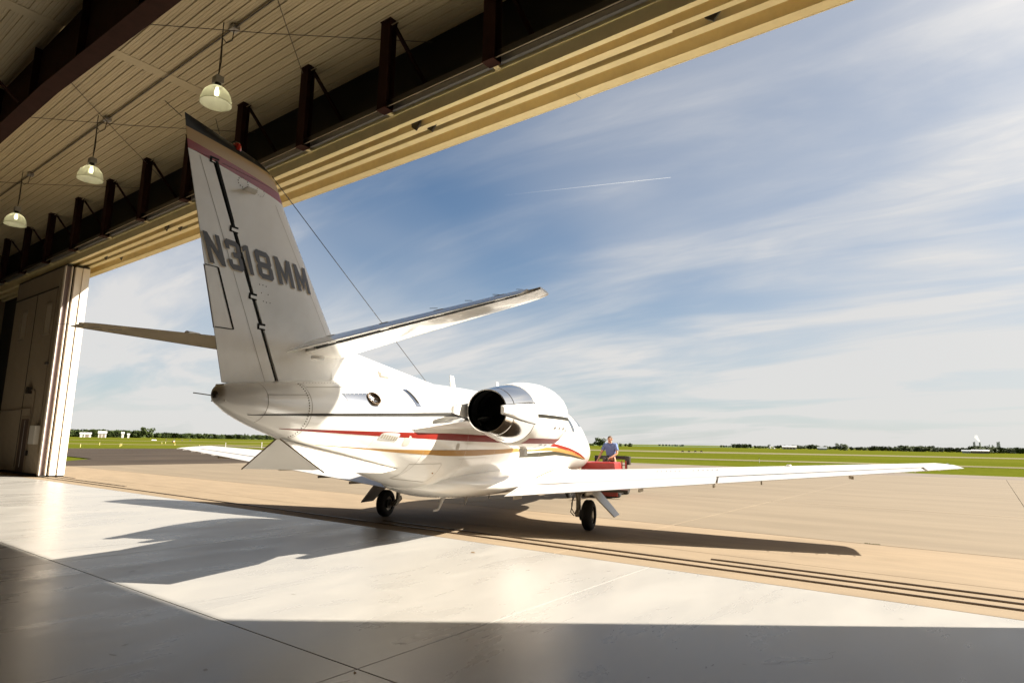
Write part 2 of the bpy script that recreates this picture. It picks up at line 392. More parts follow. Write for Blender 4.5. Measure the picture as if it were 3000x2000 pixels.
# big roof frame across the hangar
fr = empty('roof_frame', (-13.5, 4.13, ZC), label='deep red-brown tapered steel roof beam crossing below the ceiling', cat='beam')
def zb(x): return float(np.interp(x, [-41, -16.8, -11, -6, 14], [9.58, 9.58, 9.24, 9.0, 9.0]))
pts = [-41.1, -28, -16.8, -11.2, -6, 14.1]
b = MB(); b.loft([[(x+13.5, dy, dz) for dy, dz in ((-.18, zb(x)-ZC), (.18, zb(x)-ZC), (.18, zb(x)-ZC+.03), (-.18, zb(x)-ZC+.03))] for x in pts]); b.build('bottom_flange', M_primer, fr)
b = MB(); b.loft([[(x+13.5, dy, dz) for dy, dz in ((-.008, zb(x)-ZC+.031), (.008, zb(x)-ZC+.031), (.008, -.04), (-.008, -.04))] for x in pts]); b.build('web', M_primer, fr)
b = MB()
for x in np.arange(-39, 13, 3.04):
    b.box(x+13.5-.006, x+13.5+.006, -.16, -.01, zb(x)-ZC+.04, -.05); b.box(x+13.5-.006, x+13.5+.006, .01, .16, zb(x)-ZC+.04, -.05)
b.build('stiffener', M_primer, fr)['kind'] = 'stuff'
for i, x in enumerate((-24.3, -21.2, -18.2)):
    t = empty('flange_brace', (x, 3.9, zb(x)), cat='brace', group='thin braces behind the roof beam', label=('lowest', 'middle', 'uppermost')[i]+' dark thin brace behind the big roof beam at top left')
    MB().bar((0, 0, .05), (0, -1.6, ZC-zb(x)-.03), .07, .05).build('bar', M_primer, t)
def rod(a, b_, label):
    t = MB().tube([Vector(a), (Vector(a)+Vector(b_))/2-Vector((0, 0, .05)), Vector(b_)], .011, 6).build('brace_rod', mat('rod_dark', (.10, .075, .05), .5)); tag(t, label, 'rod', 'thin bracing rods under the ceiling')
zr = 10.86
rod((-15.3, 4.35, zr), (-9.6, 9.4, zr), 'thin steel bracing rod crossing the ceiling right of the nearest whole lamp')
rod((-17.9, 4.35, zr), (-23.2, 9.4, zr), 'thin steel bracing rod crossing the ceiling between the two middle lamps')
rod((-22.4, 4.35, zr), (-17.1, 9.4, zr), 'thin steel bracing rod crossing behind the middle left lamp')
rod((-30.2, 4.35, zr), (-24.5, 9.4, zr), 'thin steel bracing rod crossing near the small far lamp')
rod((-9.2, 4.35, zr), (-14.2, 9.4, zr), 'thin steel bracing rod running down to the fin top')
rod((-8.6, 4.35, zr), (-3.5, 9.4, zr), 'thin steel bracing rod at the top edge right of the lamps')

# high bay lamps on a conduit
cdt = MB().tube([(-41, 6.44, 10.93), (14, 6.44, 10.93)], .017, 8).build('conduit', mat('conduit_dark', (.09, .08, .06), .5)); tag(cdt, 'dark electrical conduit running along the ceiling above the lamps', 'conduit')
def lamp_glass():
    m = bpy.data.materials.new('prismatic_acrylic'); m.use_nodes = True; n, l = m.node_tree.nodes, m.node_tree.links; n.clear()
    out = n.new('ShaderNodeOutputMaterial'); tr = n.new('ShaderNodeBsdfTransparent'); tl = n.new('ShaderNodeBsdfTranslucent'); gl = n.new('ShaderNodeBsdfGlossy'); df = n.new('ShaderNodeBsdfDiffuse')
    tr.inputs[0].default_value = (.75, .78, .58, 1); tl.inputs[0].default_value = (.88, .87, .72, 1); gl.inputs[0].default_value = (.95, .95, .85, 1); gl.inputs[1].default_value = .12; df.inputs[0].default_value = (.8, .8, .68, 1)
    tc = n.new('ShaderNodeTexCoord'); wv = n.new('ShaderNodeTexGradient'); wv.gradient_type = 'RADIAL'; l.new(tc.outputs['Object'], wv.inputs[0])
    s = mth(n, l, 'SINE', mth(n, l, 'MULTIPLY', wv.outputs['Fac'], 2*math.pi*60)); bp = n.new('ShaderNodeBump'); bp.inputs['Strength'].default_value = .6; bp.inputs['Distance'].default_value = .01; l.new(s, bp.inputs['Height']); l.new(bp.outputs[0], gl.inputs['Normal'])
    a = n.new('ShaderNodeMixShader'); a.inputs[0].default_value = .55; l.new(tl.outputs[0], a.inputs[1]); l.new(df.outputs[0], a.inputs[2])
    b_ = n.new('ShaderNodeMixShader'); b_.inputs[0].default_value = .72; l.new(tr.outputs[0], b_.inputs[1]); l.new(a.outputs[0], b_.inputs[2])
    c = n.new('ShaderNodeMixShader'); c.inputs[0].default_value = .16; l.new(b_.outputs[0], c.inputs[1]); l.new(gl.outputs[0], c.inputs[2])
    l.new(c.outputs[0], out.inputs[0]); return m
M_dome = lamp_glass()
M_bulb = mat('lit_bulb', (.9, .9, .7), .4, emit=(1.0, .95, .68), estr=7)
def lamp(x, drop, label, lean):
    t = empty('pendant_lamp', (x, 6.22, ZC), label=label, cat='lamp', group='dome lamps hanging from the hangar ceiling')
    zd = -drop
    b = MB(); prof = [(zd-.03, .322), (zd+.06, .318), (zd+.15, .30), (zd+.24, .26), (zd+.31, .20), (zd+.355, .14), (zd+.37, .09)]
    b.lathe(prof, axis='z', n=40).build('lamp_dome', M_dome, t, True, 60)
    MB().lathe([(zd-.035, .318), (zd-.035, .333), (zd-.015, .333), (zd-.015, .318)], axis='z', n=40).build('rim', M_dome, t, True)
    MB().lathe([(zd+.17, .02), (zd+.18, .045), (zd+.26, .05), (zd+.32, .03), (zd+.36, .03)], axis='z', n=16, caps=True).build('bulb', M_bulb, t, True)
    MB().lathe([(zd+.355, .10), (zd+.39, .075), (zd+.46, .07)], axis='z', n=20, caps=True).build('socket', M_blackp, t, True)
    MB().box(-.10, .10, -.085, .085, zd+.46, zd+.62).build('ballast_box', M_steel, t)
    MB().tube([(0, 0, zd+.62), (0, 0, -.02)], .012, 6).build('stem', M_blackp, t)
    MB().tube([(0, 0, zd+.62), (.02, .02, zd*.5), (-.015, .015, -.4), (.05, .08, -.52), (.10, .18, -.42), (.07, .22, -.10)], .012, 6).build('cable', M_blackp, t)
    MB().box(-.03, .17, .13, .30, -.13, -.04).build('junction_box', M_steel, t)
for x, d, lb in ((-13.1, 2.0, 'large glass dome lamp hanging just left of the black fin top'), (-20.2, 2.0, 'middle glass dome lamp, second from the left edge'), (-26.95, 2.0, 'small far glass dome lamp nearest the left door'), (-6.42, 2.0, 'glass dome lamp cut off by the top edge, right of the fin')):
    lamp(x, d, lb, 0)

# ------------------------------------------------------------------ sliding door leaves
def leaf_ribs(L, H, mat_, name, parent, y0, pitch=.152):
    n = int(L/pitch); prof = []
    for i in range(n):
        x = -L+i*pitch
        prof += [(x, 0), (x+.05, 0), (x+.065, -.03), (x+.125, -.03), (x+.14, 0)]
    prof.append((0, 0))
    b = MB(); b.grid([[(x, y0+d, z) for x, d in prof] for z in (.12, H)]); return b.build(name, mat_, parent)
HL = 8.45
def leaf(x, yc, s, label, full):
    # s = -1: the leaf extends to the left of its free edge at x; th = thickness
    t = empty('sliding_door', (x, yc, 0), label=label, cat='hangar door', group='sliding hangar door leaves')
    th = .245; L = 6.0
    sx = lambda v: (v if s < 0 else -v)
    e0, e1 = sorted((sx(0), sx(-.012)))
    if full:
        a, c = sorted((sx(-.003), sx(-.18)))
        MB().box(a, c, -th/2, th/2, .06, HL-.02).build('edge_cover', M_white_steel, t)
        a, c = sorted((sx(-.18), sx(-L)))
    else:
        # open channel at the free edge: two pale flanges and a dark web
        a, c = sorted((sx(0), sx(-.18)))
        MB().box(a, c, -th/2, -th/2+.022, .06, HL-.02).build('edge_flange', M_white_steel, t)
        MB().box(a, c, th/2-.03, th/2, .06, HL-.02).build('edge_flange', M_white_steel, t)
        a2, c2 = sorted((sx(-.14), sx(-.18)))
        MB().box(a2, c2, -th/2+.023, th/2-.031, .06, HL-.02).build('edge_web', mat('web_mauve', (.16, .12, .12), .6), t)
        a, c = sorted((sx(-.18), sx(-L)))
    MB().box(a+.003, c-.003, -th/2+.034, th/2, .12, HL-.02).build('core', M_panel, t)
    a2, c2 = sorted((sx(-.02), sx(-L)))
    MB().box(a2, c2, -th/2+.01, th/2-.01, .02, .0599).build('bottom_seal', M_black, t)
    MB().box(a2, c2, -th/2+.03, th/2-.03, HL-.019, HL+.06).build('top_seal', M_black, t)
    return t
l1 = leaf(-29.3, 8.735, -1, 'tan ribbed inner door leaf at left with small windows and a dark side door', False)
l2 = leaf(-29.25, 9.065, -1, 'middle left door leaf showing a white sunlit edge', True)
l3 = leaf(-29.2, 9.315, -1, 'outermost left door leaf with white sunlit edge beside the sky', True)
for i_, (x, yv) in enumerate(((2.6, 8.77), (2.5, 9.11), (2.3, 9.49))):
    leaf(x, yv, 1, ['inner', 'middle', 'outer'][i_]+' right hand door leaf outside the photograph', True)
o = leaf_ribs(5.8, HL-.03, M_panel, 'ribbed_sheet', l1, -.1225+.03)
o.location = (-.185, 0, 0)
MB().box(-.40, -.37, -.16, -.125, .9, 7.9).build('frame_conduit', M_panel, l1)
MB().box(-5.9, -.4, -.155, -.125, 7.58, 7.62).build('frame_conduit', M_joint, l1)
MB().box(-3.02, -2.99, -.14, -.122, .3, 7.55).build('sheet_seam', M_joint, l1)
for xx in (-1.30, -4.35):
    wd = MB().box(xx-.34, xx+.34, -.128, -.118, 5.75, 6.95).build('window', mat('window_pane_pale', (.42, .37, .29), .25), l1)
    MB().box(xx-.42, xx-.345, -.16, -.10, 5.68, 7.02).box(xx+.345, xx+.42, -.16, -.10, 5.68, 7.02).box(xx-.343, xx+.343, -.16, -.10, 5.68, 5.745).box(xx-.343, xx+.343, -.16, -.10, 6.955, 7.02).build('frame', M_panel, wd)
sd_ = MB().box(-2.75, -1.80, -.150, -.124, .12, 2.25).build('side_door', mat('brown_door', (.055, .032, .022), .5), l1)
MB().box(-2.83, -2.753, -.158, -.12, .12, 2.33).box(-1.797, -1.72, -.158, -.12, .12, 2.33).box(-2.752, -1.798, -.158, -.12, 2.253, 2.33).build('frame', M_panel, sd_)
MB().tube([(-2.28, -.165, .3), (-2.28, -.165, 2.2)], .012, 6).build('push_bar', M_steel, sd_)
eb = MB().rbox(-1.0, -.38, -.33, -.126, 1.25, 1.98, .02).build('electrical_box', mat('box_grey', (.36, .34, .30), .5), l1)
MB().box(-1.12, -1.003, -.26, -.14, 1.62, 1.85).build('switch', M_blackp, eb)
MB().tube([(-.60, -.2, 1.99), (-.60, -.17, 2.2), (-.52, -.16, 2.7), (-.5, -.16, 7.55)], .022, 8).build('pipe', mat('pipe_brown', (.16, .12, .08), .5), l1)
MB().tube([(-1.13, -.2, 1.4), (-1.55, -.17, 1.4), (-1.55, -.16, 3.35), (-1.65, -.16, 3.42), (-2.05, -.16, 3.42)], .018, 8).build('pipe', MATS['pipe_brown'], l1)
MB().tube([(-5.8, -.17, 2.62), (-1.8, -.17, 2.68), (-1.72, -.17, 2.5), (-1.72, -.16, .9)], .02, 8).build('pipe', MATS['pipe_brown'], l1)
MB().box(-2.35, -2.06, -.28, -.126, 3.28, 3.56).build('flood_light', M_blackp, l1)
MB().box(-1.72, -1.56, -.2, -.126, .78, .98).build('outlet', M_blackp, l1)
MB().box(-.62, -.40, -.24, -.126, 4.4, 4.5).build('bracket', M_blackp, l1)
# ------------------------------------------------------------------ the jet (local axes: x right, y forward, z up; ground point between the main wheels)
AC = empty('business_jet', (-8.43, 10.18, 0), R(16.0), label='white twin engine business jet with red, gold and black stripes, tail towards the hangar', cat='jet')
FUS = np.array([(7.95, 1.34, 1.30, .01), (7.88, 1.48, 1.15, .165), (7.65, 1.62, 1.02, .33), (7.2, 1.77, .90, .50), (6.6, 1.93, .82, .68), (6.0, 2.10, .78, .81), (5.5, 2.27, .765, .89), (5.1, 2.46, .76, .935), (4.7, 2.59, .755, .96), (4.3, 2.645, .75, .97), (3.8, 2.655, .75, .975), (3.0, 2.655, .75, .975), (1.0, 2.655, .75, .97), (-1.0, 2.655, .75, .97), (-2.0, 2.64, .77, .965), (-3.0, 2.61, .85, .93), (-3.6, 2.58, .98, .88), (-4.2, 2.53, 1.15, .81), (-5.0, 2.46, 1.38, .66), (-6.0, 2.35, 1.63, .42), (-6.6, 2.27, 1.80, .28), (-7.0, 2.215, 1.965, .135), (-7.03, 2.205, 1.985, .115), (-7.065, 2.175, 2.02, .075), (-7.08, 2.14, 2.05, .03)])
def pchip(x, xp, fp):
    o = np.argsort(xp); xp = np.array(xp)[o]; fp = np.array(fp)[o]; h = np.diff(xp); d = np.diff(fp)/h; m = np.zeros(len(xp))
    for i in range(1, len(xp)-1):
        if d[i-1]*d[i] > 0:
            w1, w2 = 2*h[i]+h[i-1], h[i]+2*h[i-1]; m[i] = (w1+w2)/(w1/d[i-1]+w2/d[i])
    m[0], m[-1] = d[0], d[-1]
    i = int(np.clip(np.searchsorted(xp, x)-1, 0, len(h)-1)); t = min(1, max(0, (x-xp[i])/h[i]))
    return (2*t**3-3*t**2+1)*fp[i]+(t**3-2*t**2+t)*h[i]*m[i]+(-2*t**3+3*t**2)*fp[i+1]+(t**3-t**2)*h[i]*m[i+1]
def fus(y):
    zt, zb_, w_ = (pchip(y, FUS[:, 0], FUS[:, c]) for c in (1, 2, 3)); return (zt+zb_)/2, (zt-zb_)/2, w_
def side(y, z, off=.004, s=1):
    c, h, w_ = fus(y); q = max(-.999, min(.999, (z-c)/h)); cx = math.sqrt(1-q*q)
    nx, nz = cx/w_, q/h; L = math.hypot(nx, nz)
    return (s*(w_*cx+off*nx/L), y, c+q*h+off*nz/L)
ys = sorted(set([7.95, 7.93, 7.9]+list(np.linspace(7.85, -7.03, 84))+[-7.05, -7.065, -7.075, -7.08]), reverse=True)
b = MB(); rings = []
for y in ys:
    c, h, w_ = fus(y); rings.append([(w_*math.cos(t), y, c+h*math.sin(t)) for t in np.linspace(0, 2*math.pi, 72, endpoint=False)])
b.loft(rings).build('fuselage', M_white, AC, True, 50)
def stripe(top, bot, m, name='stripe', n=44, ns=3, off=.004, both=True):
    for s in ((1, -1) if both else (1,)):
        rows = []
        for t in np.linspace(0, 1, n):
            def at(P):
                P = np.array(P); d = np.r_[0, np.cumsum(np.abs(np.diff(P[:, 0]))+1e-6)]; d /= d[-1]
                return np.interp(t, d, P[:, 0]), np.interp(t, d, P[:, 1])
            (ya, za), (yb, zb_) = at(top), at(bot)
            rows.append([side(ya+(yb-ya)*k/ns, za+(zb_-za)*k/ns, off, s) for k in range(ns+1)])
        MB().grid(rows).build(name, m, AC, True, 80)
stripe([(-6.75, 1.894), (-6.5, 1.912), (-6.17, 1.932), (-5.59, 1.961), (-5.03, 1.991), (-4.34, 2.029), (-3.2, 2.09), (-1.5, 2.13)],
       [(-6.75, 1.889), (-6.49, 1.895), (-6.16, 1.906), (-5.59, 1.928), (-5.03, 1.95), (-4.36, 1.978), (-3.25, 2.027), (-1.5, 2.05)], M_blk_stripe)
stripe([(-6.3, 1.757), (-6.06, 1.755), (-5.7, 1.754), (-4.99, 1.755), (-4.0, 1.756), (-3.11, 1.759), (-2.04, 1.752), (-.5, 1.725), (.5, 1.693), (1.16, 1.668), (2.13, 1.619), (3.25, 1.529), (4.44, 1.385), (5.44, 1.212)],
       [(-6.3, 1.753), (-6.04, 1.736), (-5.68, 1.721), (-4.87, 1.695), (-4.32, 1.68), (-3.09, 1.649), (-1.45, 1.632), (-.5, 1.622), (.56, 1.597), (1.19, 1.586), (2.16, 1.548), (3.33, 1.44), (4.41, 1.311), (5.42, 1.209)], M_red)
stripe([(-5.64, 1.574), (-5.31, 1.552), (-4.79, 1.525), (-4.51, 1.518), (-3.37, 1.505), (-1.46, 1.51), (0.76, 1.546), (2.21, 1.535), (3.82, 1.418), (5.38, 1.205)],
       [(-5.64, 1.57), (-5.3, 1.542), (-4.77, 1.502), (-4.47, 1.476), (-3.31, 1.416), (-2.47, 1.405), (-1.4, 1.428), (-0.1, 1.465), (1.74, 1.466), (3.52, 1.364), (5.35, 1.202)], M_gold)
stripe([(-0.19, 1.543), (-.13, 1.45), (-0.02, 1.418), (1.28, 1.443), (2.26, 1.451), (3.51, 1.36), (5.36, 1.199)], [(-0.24, 1.53), (-.30, 1.37), (-0.25, 1.344), (0.94, 1.339), (2.25, 1.363), (3.69, 1.30), (5.36, 1.196)], mat('olive_black_stripe', (.04, .036, .022), .4, spec=.2))
def patch(corners, m, name, parent=AC, n=10, off=.005, s=1, smooth=True):
    # corners: 4 (y,z) points in order; a curved plate lying on the fuselage skin
    a, b_, c, d = [np.array(p) for p in corners]; rows = []
    for i in range(n+1):
        u = i/n; rows.append([side(*((a*(1-u)+b_*u)*(1-v)+(d*(1-u)+c*u)*v), off, s) for v in np.linspace(0, 1, n+1)])
    return MB().grid(rows).build(name, m, parent, smooth, 80)
def rpatch(cy, cz, wy, wz, m, name, parent=AC, off=.005, s=1, n=24, sk=0.):
    # rounded window-shaped patch
    b = MB(); rings = []
    for k in range(5):
        q = 1-k/4.; ring = []
        for t in np.linspace(0, 2*math.pi, n, endpoint=False):
            ct, st = math.cos(t), math.sin(t); e = .5
            yy = math.copysign(abs(ct)**e, ct)*wy*q; zz = math.copysign(abs(st)**e, st)*wz*q
            ring.append(side(cy+yy+sk*zz, cz+zz, off, s))
        rings.append(ring)
    return b.loft(rings, False).build(name, m, parent, True, 80)
for s in (1, -1):
    for y in (3.72, 2.92, 2.12, 1.32, .52, -.28):
        f = rpatch(y, 2.10, .17, .215, M_white2, 'cabin_window', s=s, off=.004); rpatch(y, 2.10, .135, .175, M_glass, 'pane', f, .007, s)
    patch([(4.35, 2.50), (5.02, 2.38), (5.25, 2.12), (4.5, 2.08)], M_glass, 'windshield', s=s)
    patch([(5.06, 2.41), (5.22, 2.37), (5.5, 2.14), (5.28, 2.12)], M_glass, 'windshield', s=s)
# tail cone details on the right side
apu = patch([(-5.51, 2.215), (-4.90, 2.268), (-4.96, 2.045), (-5.44, 2.075)], M_alu, 'exhaust_panel', off=.006)
c = Vector(side(-5.0, 2.175, .0)); d = Vector((.72, -.25, .55)).normalized()
ut = d.orthogonal().normalized(); vt = d.cross(ut)
b = MB(); b.loft([[c+d*a+ut*(r*math.cos(t))+vt*(r*1.05*math.sin(t)) for t in np.linspace(0, 2*math.pi, 20, endpoint=False)] for a, r in ((-.02, .105), (.035, .10), (.035, .088), (-.015, .085))], False); b.build('exhaust_pipe', mat('burnt_metal', (.10, .07, .045), .35, metal=.8), apu, True)
b = MB(); b.loft([[c+d*a+ut*(r*math.cos(t))+vt*(r*math.sin(t)) for t in np.linspace(0, 2*math.pi, 20, endpoint=False)] for a, r in ((-.014, .086), (-.012, .01))], True); b.build('exhaust_mouth', M_shade_seal, apu)
for k in range(3): MB().bar(c+ut*(-.04+.04*k)-vt*.08+d*.012, c+ut*(-.04+.04*k)+vt*.08+d*.012, .008, .012).build('vane', MATS['burnt_metal'], apu)
b = MB()
for k in range(8):
    for q in (-5.46+.075*k,): b.lathe([(0, .007), (.003, .004)], side(q, 2.205+.006*k, .009), 'x', 6, True)
b.build('rivet', M_white2, apu)['kind'] = 'stuff'
def curvestrip(mid, hw, m, name, parent, off):
    rows = [[side(y-hw, z, off), side(y+hw, z, off)] for y, z in mid]; return MB().grid(rows).build(name, m, parent, True, 80)
ve = curvestrip([(-4.10+.035*t, 2.385-.255*t) for t in np.linspace(0, 1, 12)], .062, M_alu, 'air_vent', AC, .006)
curvestrip([(-4.07+.03*t, 2.365-.18*t) for t in np.linspace(0, 1, 12)], .03, M_shade_seal, 'slot', ve, .009)
gr = rpatch(-4.71, 1.697, .175, .048, M_white2, 'grille', off=.007, sk=.3)
for k in range(7): patch([(-4.855+.045*k, 1.728-.006*k), (-4.825+.045*k, 1.726-.006*k), (-4.835+.045*k, 1.672-.006*k), (-4.865+.045*k, 1.674-.006*k)], mat('grille_bar', (.34, .31, .24), .4, metal=.4), 'louver', gr, 2, .010)
def ringline(y, a0, a1, m=MATS['rod_dark'], wd=.004, name='panel_joint'):
    rows = []
    for t in np.linspace(R(a0), R(a1), 40):
        row = []
        for yy in (y-wd, y+wd):
            c_, h, w_ = fus(yy); row.append((w_*1.0035*math.cos(t)+.001, yy, c_+h*1.0035*math.sin(t)))
        rows.append(row)
    MB().grid(rows).build(name, m, AC)
M_line = mat('panel_line', (.33, .30, .26), .6)
ringline(-6.02, -80, 62, M_line); ringline(-6.60, -70, 80, M_line, .003); ringline(-3.9, -85, -25, M_line, .0025)
b = MB()
for t in np.linspace(R(-72), R(58), 26):
    c_, h, w_ = fus(-6.06); b.lathe([(0, .011), (.004, .006)], (w_*math.cos(t)*1.002+.001, -6.06, c_+h*math.sin(t)*1.002), 'x', 6, True)
b.build('rivet', MATS['rod_dark'], AC)['kind'] = 'stuff'
def seam(P, wd=.003, m=M_line, n=30):
    P = np.array(P); t = np.linspace(0, 1, len(P)); rows = []
    for q in np.linspace(0, 1, n):
        y, z = np.interp(q, t, P[:, 0]), np.interp(q, t, P[:, 1]); y2, z2 = np.interp(min(1, q+.01), t, P[:, 0]), np.interp(min(1, q+.01), t, P[:, 1]); y1, z1 = np.interp(max(0, q-.01), t, P[:, 0]), np.interp(max(0, q-.01), t, P[:, 1])
        L = math.hypot(y2-y1, z2-z1) or 1; ny, nz = -(z2-z1)/L*wd, (y2-y1)/L*wd; rows.append([side(y-ny, z-nz, .0035), side(y+ny, z+nz, .0035)])
    MB().grid(rows).build('panel_joint', m, AC, True, 80)
M_fine = mat('panel_line_fine', (.50, .47, .42), .6)
for y in (-4.95, -2.75, -1.6, 1.0, 3.2, 4.9): ringline(y, -60, 78, M_fine, .0025)
seam([(-6.0, 2.255), (-5.2, 2.33), (-4.5, 2.39)]); seam([(-6.6, 2.12), (-6.02, 2.16)]); seam([(-4.0, 1.30), (-3.3, 1.30), (-3.25, 1.0), (-3.9, 1.08), (-4.0, 1.30)], .0025); seam([(-2.9, 1.36), (-1.9, 1.38), (-1.85, 1.0)], .0025, M_fine); seam([(-3.6, 2.35), (-1.0, 2.40)], .0025, M_fine)
b = MB()
for k in range(34): b.lathe([(0, .006), (.003, .004)], side(-5.95+.05*k, 2.315+.0045*k, .001), 'x', 5, True)
for k in range(20): b.lathe([(0, .006), (.003, .004)], side(-4.45+.05*k, 1.95+.002*k, .001), 'x', 5, True)
b.build('rivet', M_line, AC)['kind'] = 'stuff'
for y_, z_, a_ in ((-3.05, 1.56, .05), (-4.35, 1.64, .07)): rpatch(y_, z_, a_, a_, M_fine, 'access_cover', off=.003)
seam([(1.9, 2.42), (2.75, 2.42), (2.78, 1.45), (1.9, 1.45), (1.9, 2.42)], .003, M_line)
# tail end light and mast
MB().lathe([(-7.06, .042), (-7.092, .040), (-7.10, .03), (-7.103, .0)], (0, 0, 2.09), 'y', 20)  .build('tail_light', mat('light_glass', (.10, .09, .08), .1, coat=.5), AC, True)
MB().tube([(0, -7.1, 2.075), (.0, -7.36, 2.085)], .006, 5).build('static_wick', M_blackp, AC)

# fairing under the wing
b = MB(); rings = []
for y, w_, zb_, zt in ((-3.15, .25, .86, 1.05), (-2.9, .58, .79, 1.15), (-2.3, .88, .68, 1.17), (-1.5, 1.04, .62, 1.18), (0, 1.08, .60, 1.18), (1.5, 1.08, .60, 1.16), (2.6, 1.07, .62, 1.15), (3.3, 1.02, .67, 1.12), (3.8, .94, .73, 1.07), (4.15, .80, .80, 1.02), (4.3, .66, .86, .97)):
    ring = []
    for t in np.linspace(0, 2*math.pi, 48, endpoint=False):
        ct, st = math.cos(t), math.sin(t); e = .92
        ring.append((math.copysign(abs(ct)**e, ct)*w_, y, (zb_+zt)/2+math.copysign(abs(st)**e, st)*(zt-zb_)/2))
    rings.append(ring)
b.loft(rings).build('wing_fairing', M_white, AC, True, 60)

# aerofoil surfaces
def foil(u, tc): return 5*tc*(.2969*math.sqrt(u)-.126*u-.3516*u*u+.2843*u**3-.1015*u**4)
def section(x, le, te, tc, u0, u1, n=12, s=1):
    us = [u0+(u1-u0)*(1-math.cos(math.pi*k/n))/2 for k in range(n+1)] if u0 == 0 else [u0+(u1-u0)*k/n for k in range(n+1)]
    le, te = np.array(le), np.array(te); ch = le[0]-te[0]
    up = [(s*x, le[0]+(te[0]-le[0])*u, le[1]+(te[1]-le[1])*u+foil(u, tc)*ch+.0015) for u in us]
    lo = [(s*x, le[0]+(te[0]-le[0])*u, le[1]+(te[1]-le[1])*u-foil(u, tc)*ch*.85-.0015) for u in us]
    return up+lo[::-1]
def wing_at(x):
    le = (float(np.interp(x, [.8, 1.25, 1.75, 2.3, 8.2, 8.33, 8.42], [2.75, 2.15, 1.66, 1.49, .89, .84, .66])), .85+.063*x)
    te = (-1.46+.1607*x, .57+.093*x); tc = float(np.interp(x, [.8, 1.75, 8.2, 8.42], [.085, .125, .11, .05])); return le, te, tc
def span(fn, xs, u0, u1, s, n=12, drop=0.):
    rings = []
    for x in xs:
        le, te, tc = fn(x); r = section(x, le, te, tc, u0, u1, n, s)
        if drop:
            ph = np.array([le[0]+(te[0]-le[0])*u0, le[1]+(te[1]-le[1])*u0]); cd_, sd2 = math.cos(drop), math.sin(drop)
            r = [(p[0], ph[0]+(p[1]-ph[0])*cd_-(p[2]-ph[1])*sd2, ph[1]+(p[1]-ph[0])*sd2+(p[2]-ph[1])*cd_) for p in r]
        rings.append(r)
    return MB().loft(rings)
for s in (1, -1):
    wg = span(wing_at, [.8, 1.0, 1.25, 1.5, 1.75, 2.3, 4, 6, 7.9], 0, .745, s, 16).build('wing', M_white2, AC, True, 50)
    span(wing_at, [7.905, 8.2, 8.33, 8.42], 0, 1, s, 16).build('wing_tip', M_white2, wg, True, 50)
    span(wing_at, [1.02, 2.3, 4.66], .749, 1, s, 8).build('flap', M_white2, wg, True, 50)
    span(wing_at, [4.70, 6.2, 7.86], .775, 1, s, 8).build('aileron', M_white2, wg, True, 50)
    b = MB(); rings = []
    for x in (4.72, 6.2, 7.85):
        le, te, tc = wing_at(x); ch = le[0]-te[0]; f_ = foil(.751, tc)*ch; yy = [le[0]-ch*u for u in (.735, .775)]; zz = le[1]+(te[1]-le[1])*.755
        rings.append([(s*x, yy[0], zz+f_*.97), (s*x, yy[1], zz+f_*.60), (s*x, yy[1], zz-f_*.3), (s*x, yy[0], zz-f_*.3)])
    b.loft(rings).build('hinge_gap', mat('gap_brown', (.06, .04, .02), .8), wg)
    for x in (1.2, 2.5, 3.4, 4.63, 5.4, 6.8):
        le, te, tc = wing_at(x); y0 = te[0]+.02; z0 = te[1]-.03
        MB().bar((s*x, y0+.38, z0-.02), (s*x, y0-.03, z0-.01), .022, .05).build('hinge_bracket', M_gear, wg)
    for x in (6.9, 7.3, 7.7, 8.05, 8.3):
        le, te, tc = wing_at(x); MB().tube([(s*x, te[0]+.02, te[1]), (s*x, te[0]-.13, te[1]-.004)], .004, 4).build('static_wick', M_white2, wg)
    le, te, tc = wing_at(8.3); MB().lathe([(0, .0), (.03, .03), (.16, .04), (.25, .0)], (s*8.36, .42, 1.375), 'y', 12).build('navigation_light', M_glass, wg, True)
    # small vortex tabs in a row on the upper skin and a fuel cap
    b = MB()
    for k in range(14):
        x = 3.55+.085*k; le, te, tc = wing_at(x); u = .42; zz = le[1]+(te[1]-le[1])*u+foil(u, tc)*(le[0]-te[0])
        if k not in (6, 7): b.box(s*x-.004, s*x+.004, le[0]+(te[0]-le[0])*u-.05, le[0]+(te[0]-le[0])*u+.05, zz-.01, zz+.016)
    b.build('vortex_tab', M_white2, wg)['kind'] = 'stuff'
    le, te, tc = wing_at(5.9); MB().lathe([(0, .045), (.02, .04)], (s*5.9, .75, 1.30), 'z', 14, True).build('fuel_cap', M_white, wg)
# dark seal along the wing root
def wing_top(x, y):
    le, te, tc = wing_at(x); ch = le[0]-te[0]; u = min(1, max(0, (le[0]-y)/ch)); return le[1]+(te[1]-le[1])*u+foil(u, tc)*ch
for s in (1, -1):
    for ya, yb, r_ in ((-1.1, .3, .004), (.3, 1.5, .013), (1.5, 2.0, .006)):
        MB().tube([(s*1.088, y, wing_top(1.088, y)+.006) for y in np.linspace(ya, yb, 10)], r_, 6).build('root_seal', mat('seal_brown', (.16, .10, .05), .6), AC)

